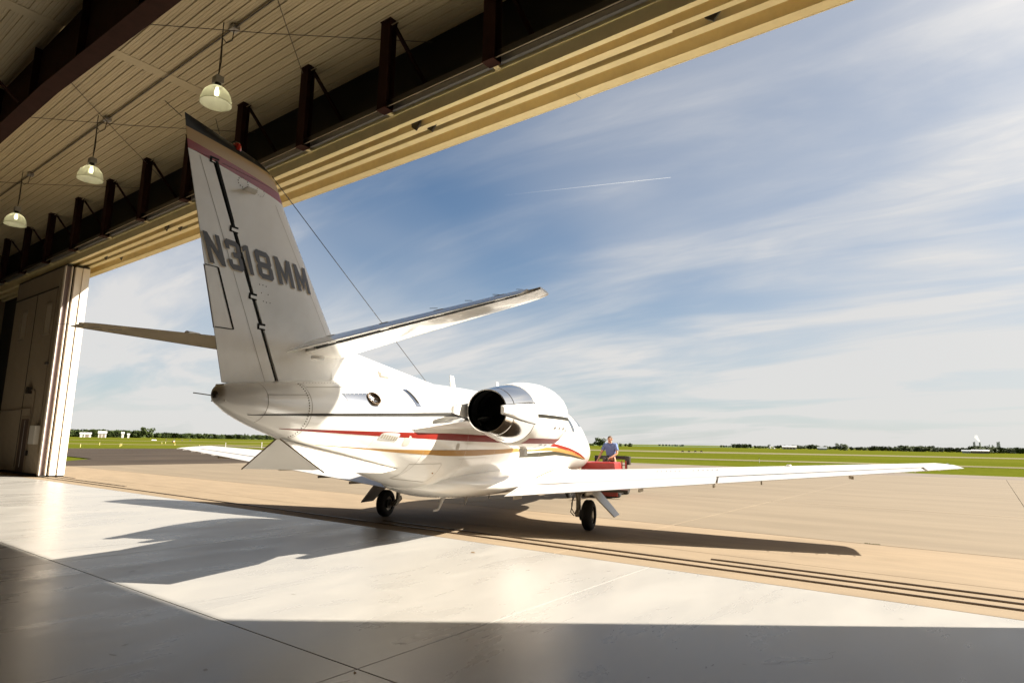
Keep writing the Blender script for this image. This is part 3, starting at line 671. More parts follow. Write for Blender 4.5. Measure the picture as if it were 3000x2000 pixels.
# fin and rudder
def yLE(z): return float(np.interp(z, [2.0, 2.9, 3.06, 3.94, 4.30, 4.45, 4.60, 4.72, 4.80, 4.85], [-4.40, -5.13, -5.25, -5.93, -6.21, -6.32, -6.41, -6.50, -6.62, -6.78]))
def yTE(z): return -7.0-.303*(z-2.19)
def yH(z): return -6.21-.506*(z-2.26)
def finx(y, z, k=1.):
    a, b_ = yLE(z), yTE(z); u = min(1, max(0, (a-y)/(a-b_))); return (foil(u, .092)*(a-b_)+.0015)*k
def finband(rows, n=14):
    # rows: (z, y_front, y_back); closed lens loops lofted upward
    rings = []
    for r in rows:
        z, ya, yb = r[:3]; k = r[3] if len(r) > 3 else 1.; dz = r[4] if len(r) > 4 else 0.
        us = [(1-math.cos(math.pi*i/n))/2 for i in range(n+1)]
        P = [(ya+(yb-ya)*u, z+dz*u) for u in us]
        rings.append([(finx(y, z, k), y, zz) for y, zz in P]+[(-finx(y, z, k), y, zz) for y, zz in P[::-1]])
    return MB().loft(rings)
def fin_paint():
    m = bpy.data.materials.new('fin_paint'); m.use_nodes = True; n, l = m.node_tree.nodes, m.node_tree.links; p = n['Principled BSDF']
    tc = n.new('ShaderNodeTexCoord'); sp = n.new('ShaderNodeSeparateXYZ'); l.new(tc.outputs['Object'], sp.inputs[0]); y, z = sp.outputs[1], sp.outputs[2]
    def above(z0, sl):  # 1 where z > z0 - sl*(y+7.8)
        return mth(n, l, 'GREATER_THAN', mth(n, l, 'ADD', z, mth(n, l, 'MULTIPLY', mth(n, l, 'ADD', y, 7.8), sl)), z0)
    ns = n.new('ShaderNodeTexNoise'); ns.inputs['Scale'].default_value = 5; ns.inputs['Detail'].default_value = 7; l.new(tc.outputs['Object'], ns.inputs['Vector'])
    base = mixrgb(n, l, maprange(n, l, ns.outputs['Fac'], .35, .7), (.79, .775, .745, 1), (.755, .735, .70, 1))
    c = mixrgb(n, l, above(4.585, .085), base, (.27, .018, .020)); c = mixrgb(n, l, above(4.672, .07), c, (.43, .27, .10)); c = mixrgb(n, l, above(4.79, .03), c, (.012, .011, .010))
    l.new(c, p.inputs['Base Color']); p.inputs['Roughness'].default_value = .3; p.inputs['Coat Weight'].default_value = .08; return m
M_fin = fin_paint()
zs = [2.02, 2.27, 2.6, 2.9, 3.06, 3.3, 3.6, 3.94, 4.1, 4.3, 4.45, 4.575]
fin = finband([(z, yLE(z), yH(z)) for z in zs]).build('fin', M_fin, AC, True, 50)
finband([(z, yLE(z), yTE(z)-dz_*0, 1-.9*v**5, .08*v) for v, z, dz_ in [(v, 4.58+v*.265, 0) for v in np.linspace(0, 1, 9)]]).build('fin_cap', M_fin, fin, True, 60)
rg = .058
rud = finband([(z, yH(z)-rg, yTE(z)) for z in (2.225, 2.5, 2.775)]+[(z, yH(z)-rg, yTE(z)) for z in (2.78, 3.1, 3.45)]+[(z, yH(z)-rg, yTE(z)) for z in (3.46, 3.9, 4.3, 4.572)]).build('rudder', M_fin, AC, True, 50)
MB().loft([[(dx, yH(z)+dy, z) for dx, dy in ((-.045, .006), (.045, .006), (.045, -.03), (-.045, -.03))] for z in (2.1, 4.57)]).build('gap_shade_bar', M_shade_seal, fin)  # near-black bar set into the hinge gap to stand in for its shade
for z in (4.56, 3.90, 3.22, 2.90):
    for sgn in (1, -1):
        y = yH(z)
        MB().add([(sgn*(finx(y+.01, z)+.003), y+.02, z+.045), (sgn*(finx(y-.10, z)+.004), y-.095, z+.04), (sgn*(finx(y-.10, z)+.004), y-.095, z-.03), (sgn*(finx(y+.01, z)+.003), y+.02, z-.03)], [(0, 1, 2, 3)]).build('hinge_gap', M_shade_seal, fin)
        MB().add([(sgn*(finx(y+.05, z)+.006), y+.05, z+.022), (sgn*(finx(y-.07, z)+.007), y-.07, z+.018), (sgn*(finx(y-.07, z)+.007), y-.07, z-.014), (sgn*(finx(y+.05, z)+.006), y+.05, z-.014)], [(0, 1, 2, 3)]).build('hinge_plate', M_fin, fin)
MB().loft([[(-.10, y, 2.02), (.10, y, 2.02), (.055, y, zt), (-.055, y, zt)] for y, zt in ((-5.9, 2.235), (-6.6, 2.218), (-7.035, 2.205))]).build('tail_fairing', M_white, AC)
# trim tab: an outlined plate at the rudder's trailing edge
tabq = [(-7.385, 3.43), (-7.225, 3.435), (-6.95, 2.81), (-7.185, 2.80)]
for sgn in (1, -1):
    tb = MB().add([(sgn*(finx(y, z)+.006), y, z) for y, z in tabq], [(0, 1, 2, 3)]).build('trim_tab', M_fin, rud)
    def line3(a, b_, wd, m=M_shade_seal):
        a, b_ = np.array(a), np.array(b_); t = (b_-a)/np.linalg.norm(b_-a); q = np.array([-t[1], t[0]])*wd
        MB().add([(sgn*(finx(*p)+.009), p[0], p[1]) for p in (a-q, b_-q, b_+q, a+q)], [(0, 1, 2, 3)]).build('tab_gap', m, tb)
    line3(tabq[1], tabq[2], .011); line3(tabq[0], tabq[1], .005); line3(tabq[3], tabq[2], .005)
# dorsal fin
b = MB(); rings = []
for y, zt, wb in ((-2.0, 2.60, .02), (-2.06, 2.625, .03), (-3.0, 2.705, .055), (-4.0, 2.80, .075), (-4.9, 2.885, .09), (-5.3, 2.92, .10)):
    rings.append([(-wb-.03, y, 2.35), (wb+.03, y, 2.35), (wb*.8, y, 2.35+(zt-2.35)*.6), (wb*.35, y, zt-.01), (0, y, zt), (-wb*.35, y, zt-.01), (-wb*.8, y, 2.35+(zt-2.35)*.6)])
b.loft(rings).build('dorsal_fin', M_white, AC, True, 60)
MB().add([(.082, -4.13, 2.70), (.10, -3.65, 2.60), (.112, -4.1, 2.60)], [(0, 1, 2)]).build('air_inlet', mat('inlet_grey', (.35, .32, .27), .5), AC)
MB().tube([(0, -6.53, 4.76), (0, -5.2, 4.06), (0, -3.86, 3.36), (0, -2.48, 2.64)], .0055, 5).build('wire_antenna', M_blackp, AC)
MB().lathe([(-.05, .05), (.0, .05), (.03, .042), (.05, .025), (.058, .0)], (0, -7.1, 4.87), 'z', 16).build('beacon', mat('red_lens', (.45, .015, .01), .15, coat=.5), AC, True)
MB().tube([(0, -7.83, 4.86), (-.02, -8.02, 4.93)], .004, 4).build('static_wick', M_blackp, AC)
MB().tube([(0, -7.35, 4.9), (-.0, -7.42, 5.05)], .004, 4).build('static_wick', M_blackp, AC)
# blade antenna on the side of the fin
for sgn in (1, -1):
    MB().hexa([(sgn*.055, -7.02, 4.385), (sgn*.055, -6.83, 4.40), (sgn*.20, -6.94, 4.385), (sgn*.20, -7.08, 4.375), (sgn*.055, -7.02, 4.40), (sgn*.055, -6.83, 4.415), (sgn*.20, -6.94, 4.395), (sgn*.20, -7.08, 4.385)]).build('blade_antenna', mat('antenna_grey', (.50, .47, .42), .4), fin)
def dots(P, r=.008, m=MATS['rod_dark'], parent=fin):
    b = MB()
    for y, z in P: b.lathe([(0, r), (.003, r*.6)], (finx(y, z)+.001, y, z), 'x', 6, True)
    b.build('rivet', m, parent)['kind'] = 'stuff'
dots([(-7.02+.07*math.cos(t), 4.475+.055*math.sin(t)) for t in np.linspace(0, 6.28, 12, endpoint=False)])
dots([(-6.76+.06*math.cos(t), 4.46+.05*math.sin(t)) for t in np.linspace(0, 6.28, 12, endpoint=False)], .006, M_line)
dots([(-6.655+.10*i-.0*j+(.085*j if 0 else .04*j), 3.385-.09*j) for i in (0, 1) for j in (0, 1, 2)]+[(-6.605, 3.39), (-6.53, 3.2)])
def finline(P, wd=.003):
    rows = [[(finx(y-wd, z)+.002, y-wd, z), (finx(y+wd, z)+.002, y+wd, z)] for y, z in P]; MB().grid(rows).build('panel_joint', M_line, fin)
finline([(yLE(z)-.22, z) for z in np.linspace(2.8, 4.4, 12)]); 
b = MB(); b.grid([[(finx(y-.003, z)+.002, y-.003, z), (finx(y+.003, z)+.002, y+.003, z)] for y, z in [(yH(z)-.22, z) for z in np.linspace(2.25, 4.55, 12)]]); b.build('panel_joint', M_line, rud)
# registration
def glyph(ch):
    t, c, ty = .27, .17, .19
    if ch == 'N': return [(0, 0), (t, 0), (t, .58), (1-t, 0), (1, 0), (1, 1), (1-t, 1), (1-t, .42), (t, 1), (0, 1)], []
    if ch == 'M': return [(0, 0), (.24, 0), (.24, .55), (.5, .05), (.76, .55), (.76, 0), (1, 0), (1, 1), (.76, 1), (.5, .42), (.24, 1), (0, 1)], []
    if ch == '1': return [(.32, 0), (.68, 0), (.68, 1), (.42, 1), (.10, .88), (.10, .74), (.32, .80)], []
    if ch == '3': return [(c, 0), (1-c, 0), (1, .12), (1, .42), (.92, .5), (1, .58), (1, .88), (1-c, 1), (c, 1), (0, .88), (0, .67), (t, .67), (t, 1-ty), (1-t, 1-ty), (1-t, .60), (.42, .60), (.42, .42), (1-t, .42), (1-t, ty), (t, ty), (t, .33), (0, .33), (0, .12)], []
    if ch == '8': return [(c, 0), (1-c, 0), (1, .12), (1, .42), (.92, .5), (1, .58), (1, .88), (1-c, 1), (c, 1), (0, .88), (0, .58), (.08, .5), (0, .42), (0, .12)], [[(t, ty), (1-t, ty), (1-t, .40), (t, .40)], [(t, .60), (1-t, .60), (1-t, 1-ty), (t, 1-ty)]]
Z0, Z1 = 3.465, 3.775
for ch, yb0, yb1 in (('N', -7.325, -7.125), ('3', -7.07, -6.875), ('1', -6.85, -6.695), ('8', -6.665, -6.435), ('M', -6.36, -6.09), ('M', -6.025, -5.775)):
    sh = -.135
    def fn(dy, dz, off):
        def f(a, h):
            y = yb0+a*(yb1-yb0)+h*sh+dy; z = Z0+h*(Z1-Z0)+dz; return (finx(y, z)+off, y, z)
        return f
    o_, h_ = glyph(ch)
    lt = MB().plate(o_, h_, fn=fn(0, 0, .009)).build('registration_letter', M_grey_letter, fin if yb0 > -6.75 else rud)
    lt['label'] = 'grey '+('letter ' if ch in 'NM' else 'numeral ')+ch
    MB().plate(o_, h_, fn=fn(-.012, -.013, .005)).build('letter_shadow', M_gold_letter, fin if yb0 > -6.75 else rud)

# tailplane
def tail_at(x):
    le = (float(np.interp(x, [.05, 3.1, 3.28, 3.37], [-5.03, -5.93, -5.985, -6.07])), 2.755+.124*x); te = (-6.42-.045*x, 2.755+.124*x)
    return le, te, float(np.interp(x, [.05, 3.1, 3.37], [.105, .10, .05]))
EL_DROP = R(20)
for s in (1, -1):
    st = span(tail_at, [.05, .6, 1.5, 2.4, 3.1, 3.24, 3.32, 3.37], 0, .56, s, 14).build('tailplane', M_white, AC, True, 50)
    ev = span(tail_at, [.30, 1.4, 3.09, 3.24], .635, 1, s, 8, EL_DROP).build('elevator', M_white, st, True, 50)
    span(tail_at, [.30, 3.09], .565, .62, s, 3).build('hinge_gap', M_shade_seal, st)
    for x in (.55, 1.35, 2.1, 2.85):
        span(tail_at, [x, x+.12], .55, .66, s, 3).build('hinge_fairing', M_white, st)
    for x in (2.3, 2.7, 3.0, 3.25):
        le, te, tc = tail_at(x); MB().tube([(s*x, te[0]+.02, te[1]-.04), (s*x, te[0]-.14, te[1]-.075)], .004, 4).build('static_wick', M_blackp, st)
le, te, tc = tail_at(1.9); MB().lathe([(-.12, .0), (-.1, .05), (.1, .05), (.14, .0)], (-1.95, -5.72, 3.04), 'y', 12).build('mass_balance', M_white, AC, True)
MB().lathe([(2.66, .0), (2.665, .08), (2.70, .085)], (.35, -5.9, -.06), 'z', 14).build('access_cover', M_white, AC, True)
# ventral fins
for s in (1, -1):
    q = [(-6.08, 1.63, .03), (-5.98, 1.265, .61), (-4.70, 1.205, .58), (-3.9, 1.24, .40)]
    out = [(s*(x+.012), y, z) for y, z, x in q]; inn = [(s*(x-.012), y, z) for y, z, x in q]
    vf = MB().hexa(inn+out).build('ventral_fin', M_white, AC)
    MB().bar((s*.03, -6.085, 1.635), (s*.615, -5.985, 1.26), .008, .014).build('edge_seal', mat('seal_tan', (.20, .15, .09), .6), vf)

# engines
def engine(s):
    cx, cz = s*1.52, 2.11
    na = MB().lathe([(-.66, .42), (-.60, .445), (-.575, .475), (-.60, .505), (-.74, .55), (-1.0, .585), (-1.33, .598), (-1.70, .585), (-2.05, .55), (-2.40, .495), (-2.412, .485)], (cx, 0, cz), 'y', 72).build('nacelle', M_white, AC, True, 50)
    MB().lathe([(-.661, .419), (-.8, .41), (-1.1, .40), (-1.12, .02)], (cx, 0, cz), 'y', 48).build('intake', M_shade_seal, na, True)
    MB().lathe([(-2.4125, .482), (-2.7, .445), (-2.98, .398), (-3.09, .376), (-3.095, .366), (-3.105, .366), (-3.11, .371), (-3.34, .332), (-3.34, .316), (-3.0, .335), (-2.9, .336)], (cx, 0, cz), 'y', 72).build('exhaust_nozzle', M_chrome, na, True, 40)
    MB().lathe([(-3.2, .322), (-2.7, .35), (-2.6, .01)], (cx, 0, cz), 'y', 48).build('exhaust_core', M_shade_seal, na, True)
    for sd3 in (1, -1):
        rings = []
        for y, hw, ro, ri in ((-2.33, .17, .50, .43), (-2.5, .168, .515, .42), (-2.75, .155, .515, .41), (-3.05, .125, .50, .395), (-3.35, .092, .475, .375), (-3.62, .068, .445, .37), (-3.70, .055, .43, .38)):
            cr_ = .25; ring = []
            for a, r_ in ((-hw, ri), (-hw, ro-.03*hw/.2-.02), (-hw*.7, ro-.004), (-hw*.35, ro), (hw*.35, ro), (hw*.7, ro-.004), (hw, ro-.03*hw/.2-.02), (hw, ri)):
                ring.append((cx+sd3*math.sqrt(max(r_*r_-a*a*.55, .01)), y, cz+a))
            rings.append(ring)
        MB().loft(rings).build('reverser_fairing', M_white, na, True, 40)
        for e in (1, -1):
            MB().tube([(cx+sd3*.482, -2.45, cz+e*.172), (cx+sd3*.475, -2.75, cz+e*.158), (cx+sd3*.45, -3.05, cz+e*.128), (cx+sd3*.425, -3.35, cz+e*.095), (cx+sd3*.40, -3.66, cz+e*.065)], .008, 5).build('fairing_seal', M_shade_seal, na)
    for yy in (-.74, -1.70):
        r_ = {-.74: .5515, -1.70: .5865}[yy]
        MB().lathe([(yy-.003, r_), (yy+.003, r_)], (cx, 0, cz), 'y', 64).build('cowl_joint', M_line, na)
    for a in (-20, -60, -120):
        for yy in (-1.1, -1.35, -1.6): MB().box(-.02, .02, -.035, .035, 0, .006).build('cowl_latch', M_alu, na).matrix_local = Matrix.Translation((cx+.597*math.cos(R(a)), yy, cz+.597*math.sin(R(a)))) @ Matrix.Rotation(R(90-a), 4, 'Y')
    # stripes on the nacelle
    def band(z0, z1, m, y0=-.60, y1=-2.39, sides=(1, -1)):
        prof = [(-.575, .475), (-.60, .505), (-.74, .55), (-1.0, .585), (-1.33, .598), (-1.70, .585), (-2.05, .55), (-2.40, .495)]
        for sd3 in sides:
            rows = []
            for y in np.linspace(y0, y1, 26):
                r = pchip(y, [p[0] for p in prof], [p[1] for p in prof])+.004
                row = []
                for k in range(6):
                    z = z0+(z1-z0)*k/5; 
                    z = max(-r*.9995, z); row.append((cx+sd3*math.sqrt(max(r*r-z*z, 0)), y, cz+z))
                rows.append(row)
            MB().grid(rows).build('stripe', m, na, True, 80)
    band(-.055, .0, M_blk_stripe, sides=(s,)); band(-.485, -.40, M_red, -.66, -2.3, sides=(s,))
    # pylon
    rings = []
    for x, ya, yb, za, zb_, tt in ((.70, -.4, -4.45, 2.02, 1.76, .15), (.95, -.45, -4.1, 2.05, 1.83, .15), (1.25, -.65, -2.85, 2.10, 2.0, .14), (1.45, -.75, -2.3, 2.11, 2.1, .12)):
        rings.append([(s*x, ya+(yb-ya)*u, za+(zb_-za)*u**2+t_) for u, t_ in ((0, 0), (.06, tt*.6), (.25, tt), (.6, tt*.8), (.85, tt*.35), (1, .01), (.85, -tt*.35), (.6, -tt*.8), (.25, -tt), (.06, -tt*.6))])
    MB().loft(rings).build('pylon', M_white, AC, True, 60)
    MB().box(cx-.05, cx+.05, -1.75, -1.60, cz-.69, cz-.56).build('drain_mast', M_white2, na)
engine(1); engine(-1)

# aerials on the crown and belly
def blade(x, y, z, hgt, ch, sweep, name='blade_antenna', th=.012):
    return MB().loft([[(x-th, y-ch/2, z), (x, y+ch/2, z), (x+th, y-ch/2, z)], [(x-th*.6, y-ch/2+sweep, z+hgt), (x, y+ch*.25+sweep, z+hgt), (x+th*.6, y-ch/2+sweep, z+hgt)]]).build(name, M_white2, AC)
blade(0, -1.44, 2.60, .27, .22, -.06); blade(0, .83, 2.62, .34, .2, -.05); blade(0, -2.95, 2.58, .07, .10, -.04)
MB().tube([(0, -1.72, .64), (.0, -1.78, .56), (0, -1.86, .47), (.0, -1.90, .435), (0, -2.06, .43)], [.05, .03, .022, .022, .018], 8).build('drain_mast', M_white2, AC, True)
MB().tube([(0, -.68, .62), (0, -.74, .5), (0, -.80, .43)], [.04, .025, .014], 8).build('drain_mast', M_white2, AC, True)
MB().tube([(.05, .3, .6), (.05, .3, .47)], .014, 6).build('drain_mast', M_white2, AC)
for y_, z_ in ((-3.35, 1.15), (-.6, 1.30), (.55, 1.02), (-2.85, 1.2)):
    p_ = side(y_, z_, .004) if y_ < -3 else None
    if p_: MB().lathe([(0, .012), (.012, .008)], p_, 'x', 8, True).build('drain_port', M_gold, AC)

# landing gear
def wheel(x, y, r, wd, parent, s):
    t = MB().lathe([(-wd/2+.0, r*.55), (-wd/2, r*.78), (-wd/2+.025, r*.93), (-wd/4, r*.995), (-.02, r), (-.018, r-.008), (-.008, r-.008), (-.006, r), (.006, r), (.008, r-.008), (.018, r-.008), (.02, r), (wd/4, r*.995), (wd/2-.025, r*.93), (wd/2, r*.78), (wd/2, r*.55)], (x, y, r), 'x', 48).build('tyre', M_tyre, parent, True, 40)
    rim = MB().lathe([(-wd/2+.015, .005), (-wd/2+.015, r*.2), (-wd/2+.04, r*.25), (-wd/2+.03, r*.53), (wd/2-.03, r*.53), (wd/2-.04, r*.25), (wd/2-.015, r*.2), (wd/2-.015, .005)], (x, y, r), 'x', 36).build('rim', M_gear, parent, True, 30)
    for k in range(6):
        a = k*math.pi/3; MB().lathe([(0, r*.11), (.004, r*.10)], (x+s*(wd/2-.034), y+r*.39*math.cos(a), r+r*.39*math.sin(a)), 'x', 10, True).build('wheel_hole', M_shade_seal, rim)
for s in (1, -1):
    g = empty('main_gear', (0, 0, 0)); g.parent = AC
    x = s*2.275; wheel(x, 0, .285, .20, g, s)
    xs_ = x-s*.235
    MB().tube([(xs_, .12, .95), (xs_, .12, .62)], .062, 14).tube([(xs_, .12, .62), (xs_, .11, .33)], .047, 14).build('strut', mat('strut_grey', (.36, .33, .28), .35, metal=.4), g, True)
    MB().bar((xs_, .22, .40), (xs_, -.02, .28), .07, .09).tube([(xs_-s*.02, 0, .285), (x-s*.05, 0, .285)], .05, 12).build('trailing_link', M_gear, g)
    MB().tube([(xs_+s*.09, -.08, .285), (xs_+s*.13, -.08, .285)], .10, 16).build('brake', M_blackp, g)
    MB().tube([(xs_-s*.07, -.05, .62), (xs_-s*.08, -.06, .45), (xs_-s*.10, -.1, .33), (xs_-s*.03, -.08, .26)], .011, 6).tube([(xs_-s*.05, -.03, .60), (xs_-s*.085, -.08, .5), (xs_-s*.08, -.10, .40), (xs_-s*.02, -.1, .3)], .009, 6).build('hose', M_black, g)
    MB().tube([(xs_, .1, .64), (xs_+s*.35, .05, .88)], .03, 8).tube([(xs_, .06, .55), (xs_, -.14, .80)], .028, 8).build('brace', M_gear, g)
    MB().lathe([(0, .05), (.1, .05)], (x-.05, .08, .60), 'z', 12, True).box(x-.07, x+.07, -.02, .12, .66, .85).build('actuator', M_gear, g)
    q = [(x+s*.10, .72), (x+s*.52, .28)]
    dr = MB().hexa([(q[0][0], -.26, q[0][1]), (q[0][0], .40, q[0][1]), (q[1][0], .30, q[1][1]), (q[1][0], -.16, q[1][1]), (q[0][0]+s*.02, -.26, q[0][1]+.012), (q[0][0]+s*.02, .40, q[0][1]+.012), (q[1][0]+s*.02, .30, q[1][1]+.012), (q[1][0]+s*.02, -.16, q[1][1]+.012)]).build('gear_door', M_white2, g)
g = empty('nose_gear', (0, 0, 0)); g.parent = AC
wheel(0, 6.65, .22, .15, g, 1)
MB().tube([(0, 6.70, .95), (0, 6.66, .40)], .045, 12).tube([(.1, 6.65, .22), (-.1, 6.65, .22)], .03, 10).bar((.09, 6.66, .24), (.09, 6.68, .45), .02, .05).bar((-.09, 6.66, .24), (-.09, 6.68, .45), .02, .05).bar((-.1, 6.68, .45), (.1, 6.68, .45), .05, .04).build('strut', M_gear, g)
for s in (1, -1): MB().hexa([(s*.16, 6.1, .84), (s*.16, 7.1, .88), (s*.22, 7.1, .50), (s*.22, 6.1, .46), (s*.175, 6.1, .84), (s*.175, 7.1, .88), (s*.235, 7.1, .50), (s*.235, 6.1, .46)]).build('gear_door', M_white2, g)
# ------------------------------------------------------------------ tug and its driver beyond the right wing
def dirxy(px, py):
    d = RM@np.array([(px-1500)/1822., (py-1000)/1822., 1.]); return d
def at_dist(px, D, py=1300):
    d = dirxy(px, py); h = math.hypot(d[0], d[1]); return d[0]/h*D, d[1]/h*D, CAM_H+d[2]/h*D
tx, ty, _ = at_dist(1751, 19.9)
TUG = empty('aircraft_tug', (tx, ty, 0), R(16), label='red aircraft tug with black frame parked beyond the nose of the jet', cat='tug')
b = MB(); b.loft([[(-.58, 0, .22), (.58, 0, .22), (.58, 1.05, .22), (-.58, 1.05, .22)], [(-.55, .01, .7), (.55, .01, .7), (.55, 1.05, .7), (-.55, 1.05, .7)], [(-.515, .03, 1.05), (.515, .03, 1.05), (.515, 1.05, 1.05), (-.515, 1.05, 1.05)], [(-.48, .06, 1.075), (.48, .06, 1.075), (.48, 1.04, 1.075), (-.48, 1.04, 1.075)]]).build('hood', M_tug, TUG)
MB().rbox(-.62, .62, .0, 2.35, .16, .215, .01).build('deck', M_blackp, TUG)
for k in range(6): MB().box(-.30+.1*k, -.24+.1*k, -.004, .012, .40, .85).build('grille_slot', M_shade_seal, TUG)
for s in (-1, 1):
    MB().lathe([(0, .05), (.005, .055), (.03, .06), (.035, .05)], (s*.42, -.03, .55), 'y', 16, True).build('headlight', mat('lamp_lens', (.7, .68, .6), .1, coat=.6), TUG, True)
    MB().rbox(s*.56-.07, s*.56+.07, 1.10, 2.30, .22, .62, .02).build('fender', M_tug, TUG)
    for y in (.42, 1.85):
        t = MB().lathe([(-.09, .12), (-.09, .2), (-.06, .235), (.06, .235), (.09, .2), (.09, .12)], (s*.53, y, .235), 'x', 24).build('tyre', M_tyre, TUG, True, 40)
        MB().lathe([(-.07, .01), (-.07, .12), (.07, .12), (.07, .01)], (s*.53, y, .235), 'x', 20).build('rim', M_gear, t, True)
MB().box(-.75, .95, -.14, -.02, .19, .27).build('bumper', M_blackp, TUG)
MB().box(.10, .62, -.018, -.004, .06, .20).build('skirt', M_tug, TUG)
fr_ = MB()
for s in (-1, 1): fr_.bar((s*.52, 1.95, .62), (s*.52, 1.95, 1.22), .07, .07)
fr_.bar((-.555, 1.95, 1.19), (.555, 1.95, 1.19), .10, .12).build('frame', M_blackp, TUG)
MB().rbox(.50, .66, 1.80, 2.05, .96, 1.24, .02).build('rear_lamp_box', M_blackp, TUG)
ld = MB().bar((.50, 1.30, .62), (.50, 1.30, 1.10), .035, .035).bar((.62, 1.30, .30), (.62, 1.30, 1.10), .035, .035).build('ladder', M_tug, TUG)
for z in (.72, .84, .96): MB().bar((.505, 1.30, z), (.615, 1.30, z), .03, .02).build('rung', M_blackp, ld)
MB().tube([(.12, 1.08, 1.02), (.12, 1.22, 1.12)], .018, 8).lathe([(-.012, .13), (.0, .15), (.012, .13), (0, .115), (-.012, .13)], (.12, 1.24, 1.13), 'y', 20).build('steering_wheel', M_blackp, TUG, True)
MB().rbox(-.30, .30, 1.75, 1.90, .62, 1.05, .03).build('seat_back', M_black, TUG)
MB().rbox(-.30, .30, 1.45, 1.75, .215, .58, .03).build('seat', M_black, TUG)
MB().bar((0, -.1, .24), (-.12, -1.35, .30), .06, .06).build('tow_bar', M_steel, TUG)

def skin(name, verts, edges, rad, m, parent, sub=2, root=0):
    me = bpy.data.meshes.new(name); me.from_pydata([Vector(v) for v in verts], edges, []); o = bpy.data.objects.new(name, me); COL.objects.link(o)
    md = o.modifiers.new('skin', 'SKIN'); md.use_smooth_shade = True
    for i, r in enumerate(rad):
        sv = me.skin_vertices[0].data[i]; sv.radius = r if isinstance(r, tuple) else (r, r); sv.use_root = (i == root)
    if sub: s2 = o.modifiers.new('sub', 'SUBSURF'); s2.levels = s2.render_levels = sub
    dg = bpy.context.evaluated_depsgraph_get(); ev = o.evaluated_get(dg); me2 = bpy.data.meshes.new_from_object(ev, depsgraph=dg); o.modifiers.clear(); o.data = me2; me2.name = name
    me2.materials.clear(); me2.materials.append(m)
    for p in me2.polygons: p.use_smooth = True
    o.parent = parent; return o
# person stands on the rear deck of the tug behind the hood, facing the jet and the hangar (local -y), right hand on the hood
px_, py_ = .13, 1.28
PER = empty('person', (tx+math.cos(R(16))*px_-math.sin(R(16))*py_, ty+math.sin(R(16))*px_+math.cos(R(16))*py_, .216), R(10), label='man in a blue polo shirt leaning on the red tug', cat='person')
J = dict(pel=(0, .10, .92), spi=(0, .06, 1.10), che=(0, 0, 1.30), nec=(0, -.03, 1.44), hd0=(0, -.045, 1.50), hd1=(0, -.055, 1.585), hd2=(0, -.045, 1.655),
         hl=(.10, .10, .86), kl=(.12, .05, .48), al=(.12, .10, .09), tl=(.135, -.05, .035), hr=(-.10, .10, .86), kr=(-.12, .06, .48), ar=(-.13, .11, .09), tr=(-.145, -.04, .035),
         sl=(.185, 0, 1.385), el=(.245, -.06, 1.12), wl=(.10, -.24, .985), ml=(.03, -.28, .965), sr=(-.185, 0, 1.385), er=(-.285, -.10, 1.13), wr=(-.33, -.28, .93), mr=(-.335, -.335, .885))
def chain(names, rads, extra_edges, nm, m, parent, root=0):
    idx = {n: i for i, n in enumerate(names)}; return skin(nm, [J[n] for n in names], [(idx[a], idx[b_]) for a, b_ in extra_edges], [rads[n] for n in names], m, parent, 2, root)
M_skin = mat('skin', (.46, .24, .15), .5); M_shirt = mat('blue_polo', (.115, .165, .36), .8, var=.15, vscale=8); M_trous = mat('dark_trousers', (.018, .018, .022), .8); M_hair = mat('hair_brown', (.09, .045, .02), .7)
names = list(J)
E_ = [('pel', 'spi'), ('spi', 'che'), ('che', 'nec'), ('nec', 'hd0'), ('hd0', 'hd1'), ('hd1', 'hd2'), ('pel', 'hl'), ('hl', 'kl'), ('kl', 'al'), ('al', 'tl'), ('pel', 'hr'), ('hr', 'kr'), ('kr', 'ar'), ('ar', 'tr'), ('che', 'sl'), ('sl', 'el'), ('el', 'wl'), ('wl', 'ml'), ('che', 'sr'), ('sr', 'er'), ('er', 'wr'), ('wr', 'mr')]
rd = dict(pel=(.105, .08), spi=(.11, .085), che=(.12, .085), nec=.055, hd0=(.062, .07), hd1=(.078, .098), hd2=(.06, .075), hl=.085, kl=.058, al=.042, tl=(.045, .03), hr=.085, kr=.058, ar=.042, tr=(.045, .03), sl=.06, el=.042, wl=.03, ml=(.038, .02), sr=.06, er=.042, wr=.03, mr=(.038, .02))
body = chain(names, rd, E_, 'body', M_skin, PER)
rs = {k: ((v[0]*1.10, v[1]*1.14) if isinstance(v, tuple) else v*1.22) for k, v in rd.items()}
J['el2'] = tuple(np.array(J['sl'])*.25+np.array(J['el'])*.75); J['er2'] = tuple(np.array(J['sr'])*.25+np.array(J['er'])*.75); J['nk2'] = (0, -.025, 1.41); J['pel2'] = (0, .095, .95)
rs.update(el2=.066, er2=.066, nk2=.07, pel2=(.165, .13), che=(.185, .135), spi=(.168, .13), sl=.085, sr=.085, pel=(.165, .125), hl=.105, hr=.105)
chain(['che', 'pel2', 'spi', 'nk2', 'sl', 'el2', 'sr', 'er2'], rs, [('pel2', 'spi'), ('spi', 'che'), ('che', 'nk2'), ('che', 'sl'), ('sl', 'el2'), ('che', 'sr'), ('sr', 'er2')], 'polo_shirt', M_shirt, PER)
MB().lathe([(1.395, .075), (1.425, .078), (1.45, .066)], (0, -.026, 0), 'z', 16).build('collar', M_shirt, PER, True)
J['pel3'] = (0, .10, .96)
rs['pel3'] = (.158, .122)
chain(['pel', 'pel3', 'hl', 'kl', 'al', 'hr', 'kr', 'ar'], rs, [('pel', 'pel3'), ('pel', 'hl'), ('hl', 'kl'), ('kl', 'al'), ('pel', 'hr'), ('hr', 'kr'), ('kr', 'ar')], 'trousers', M_trous, PER)
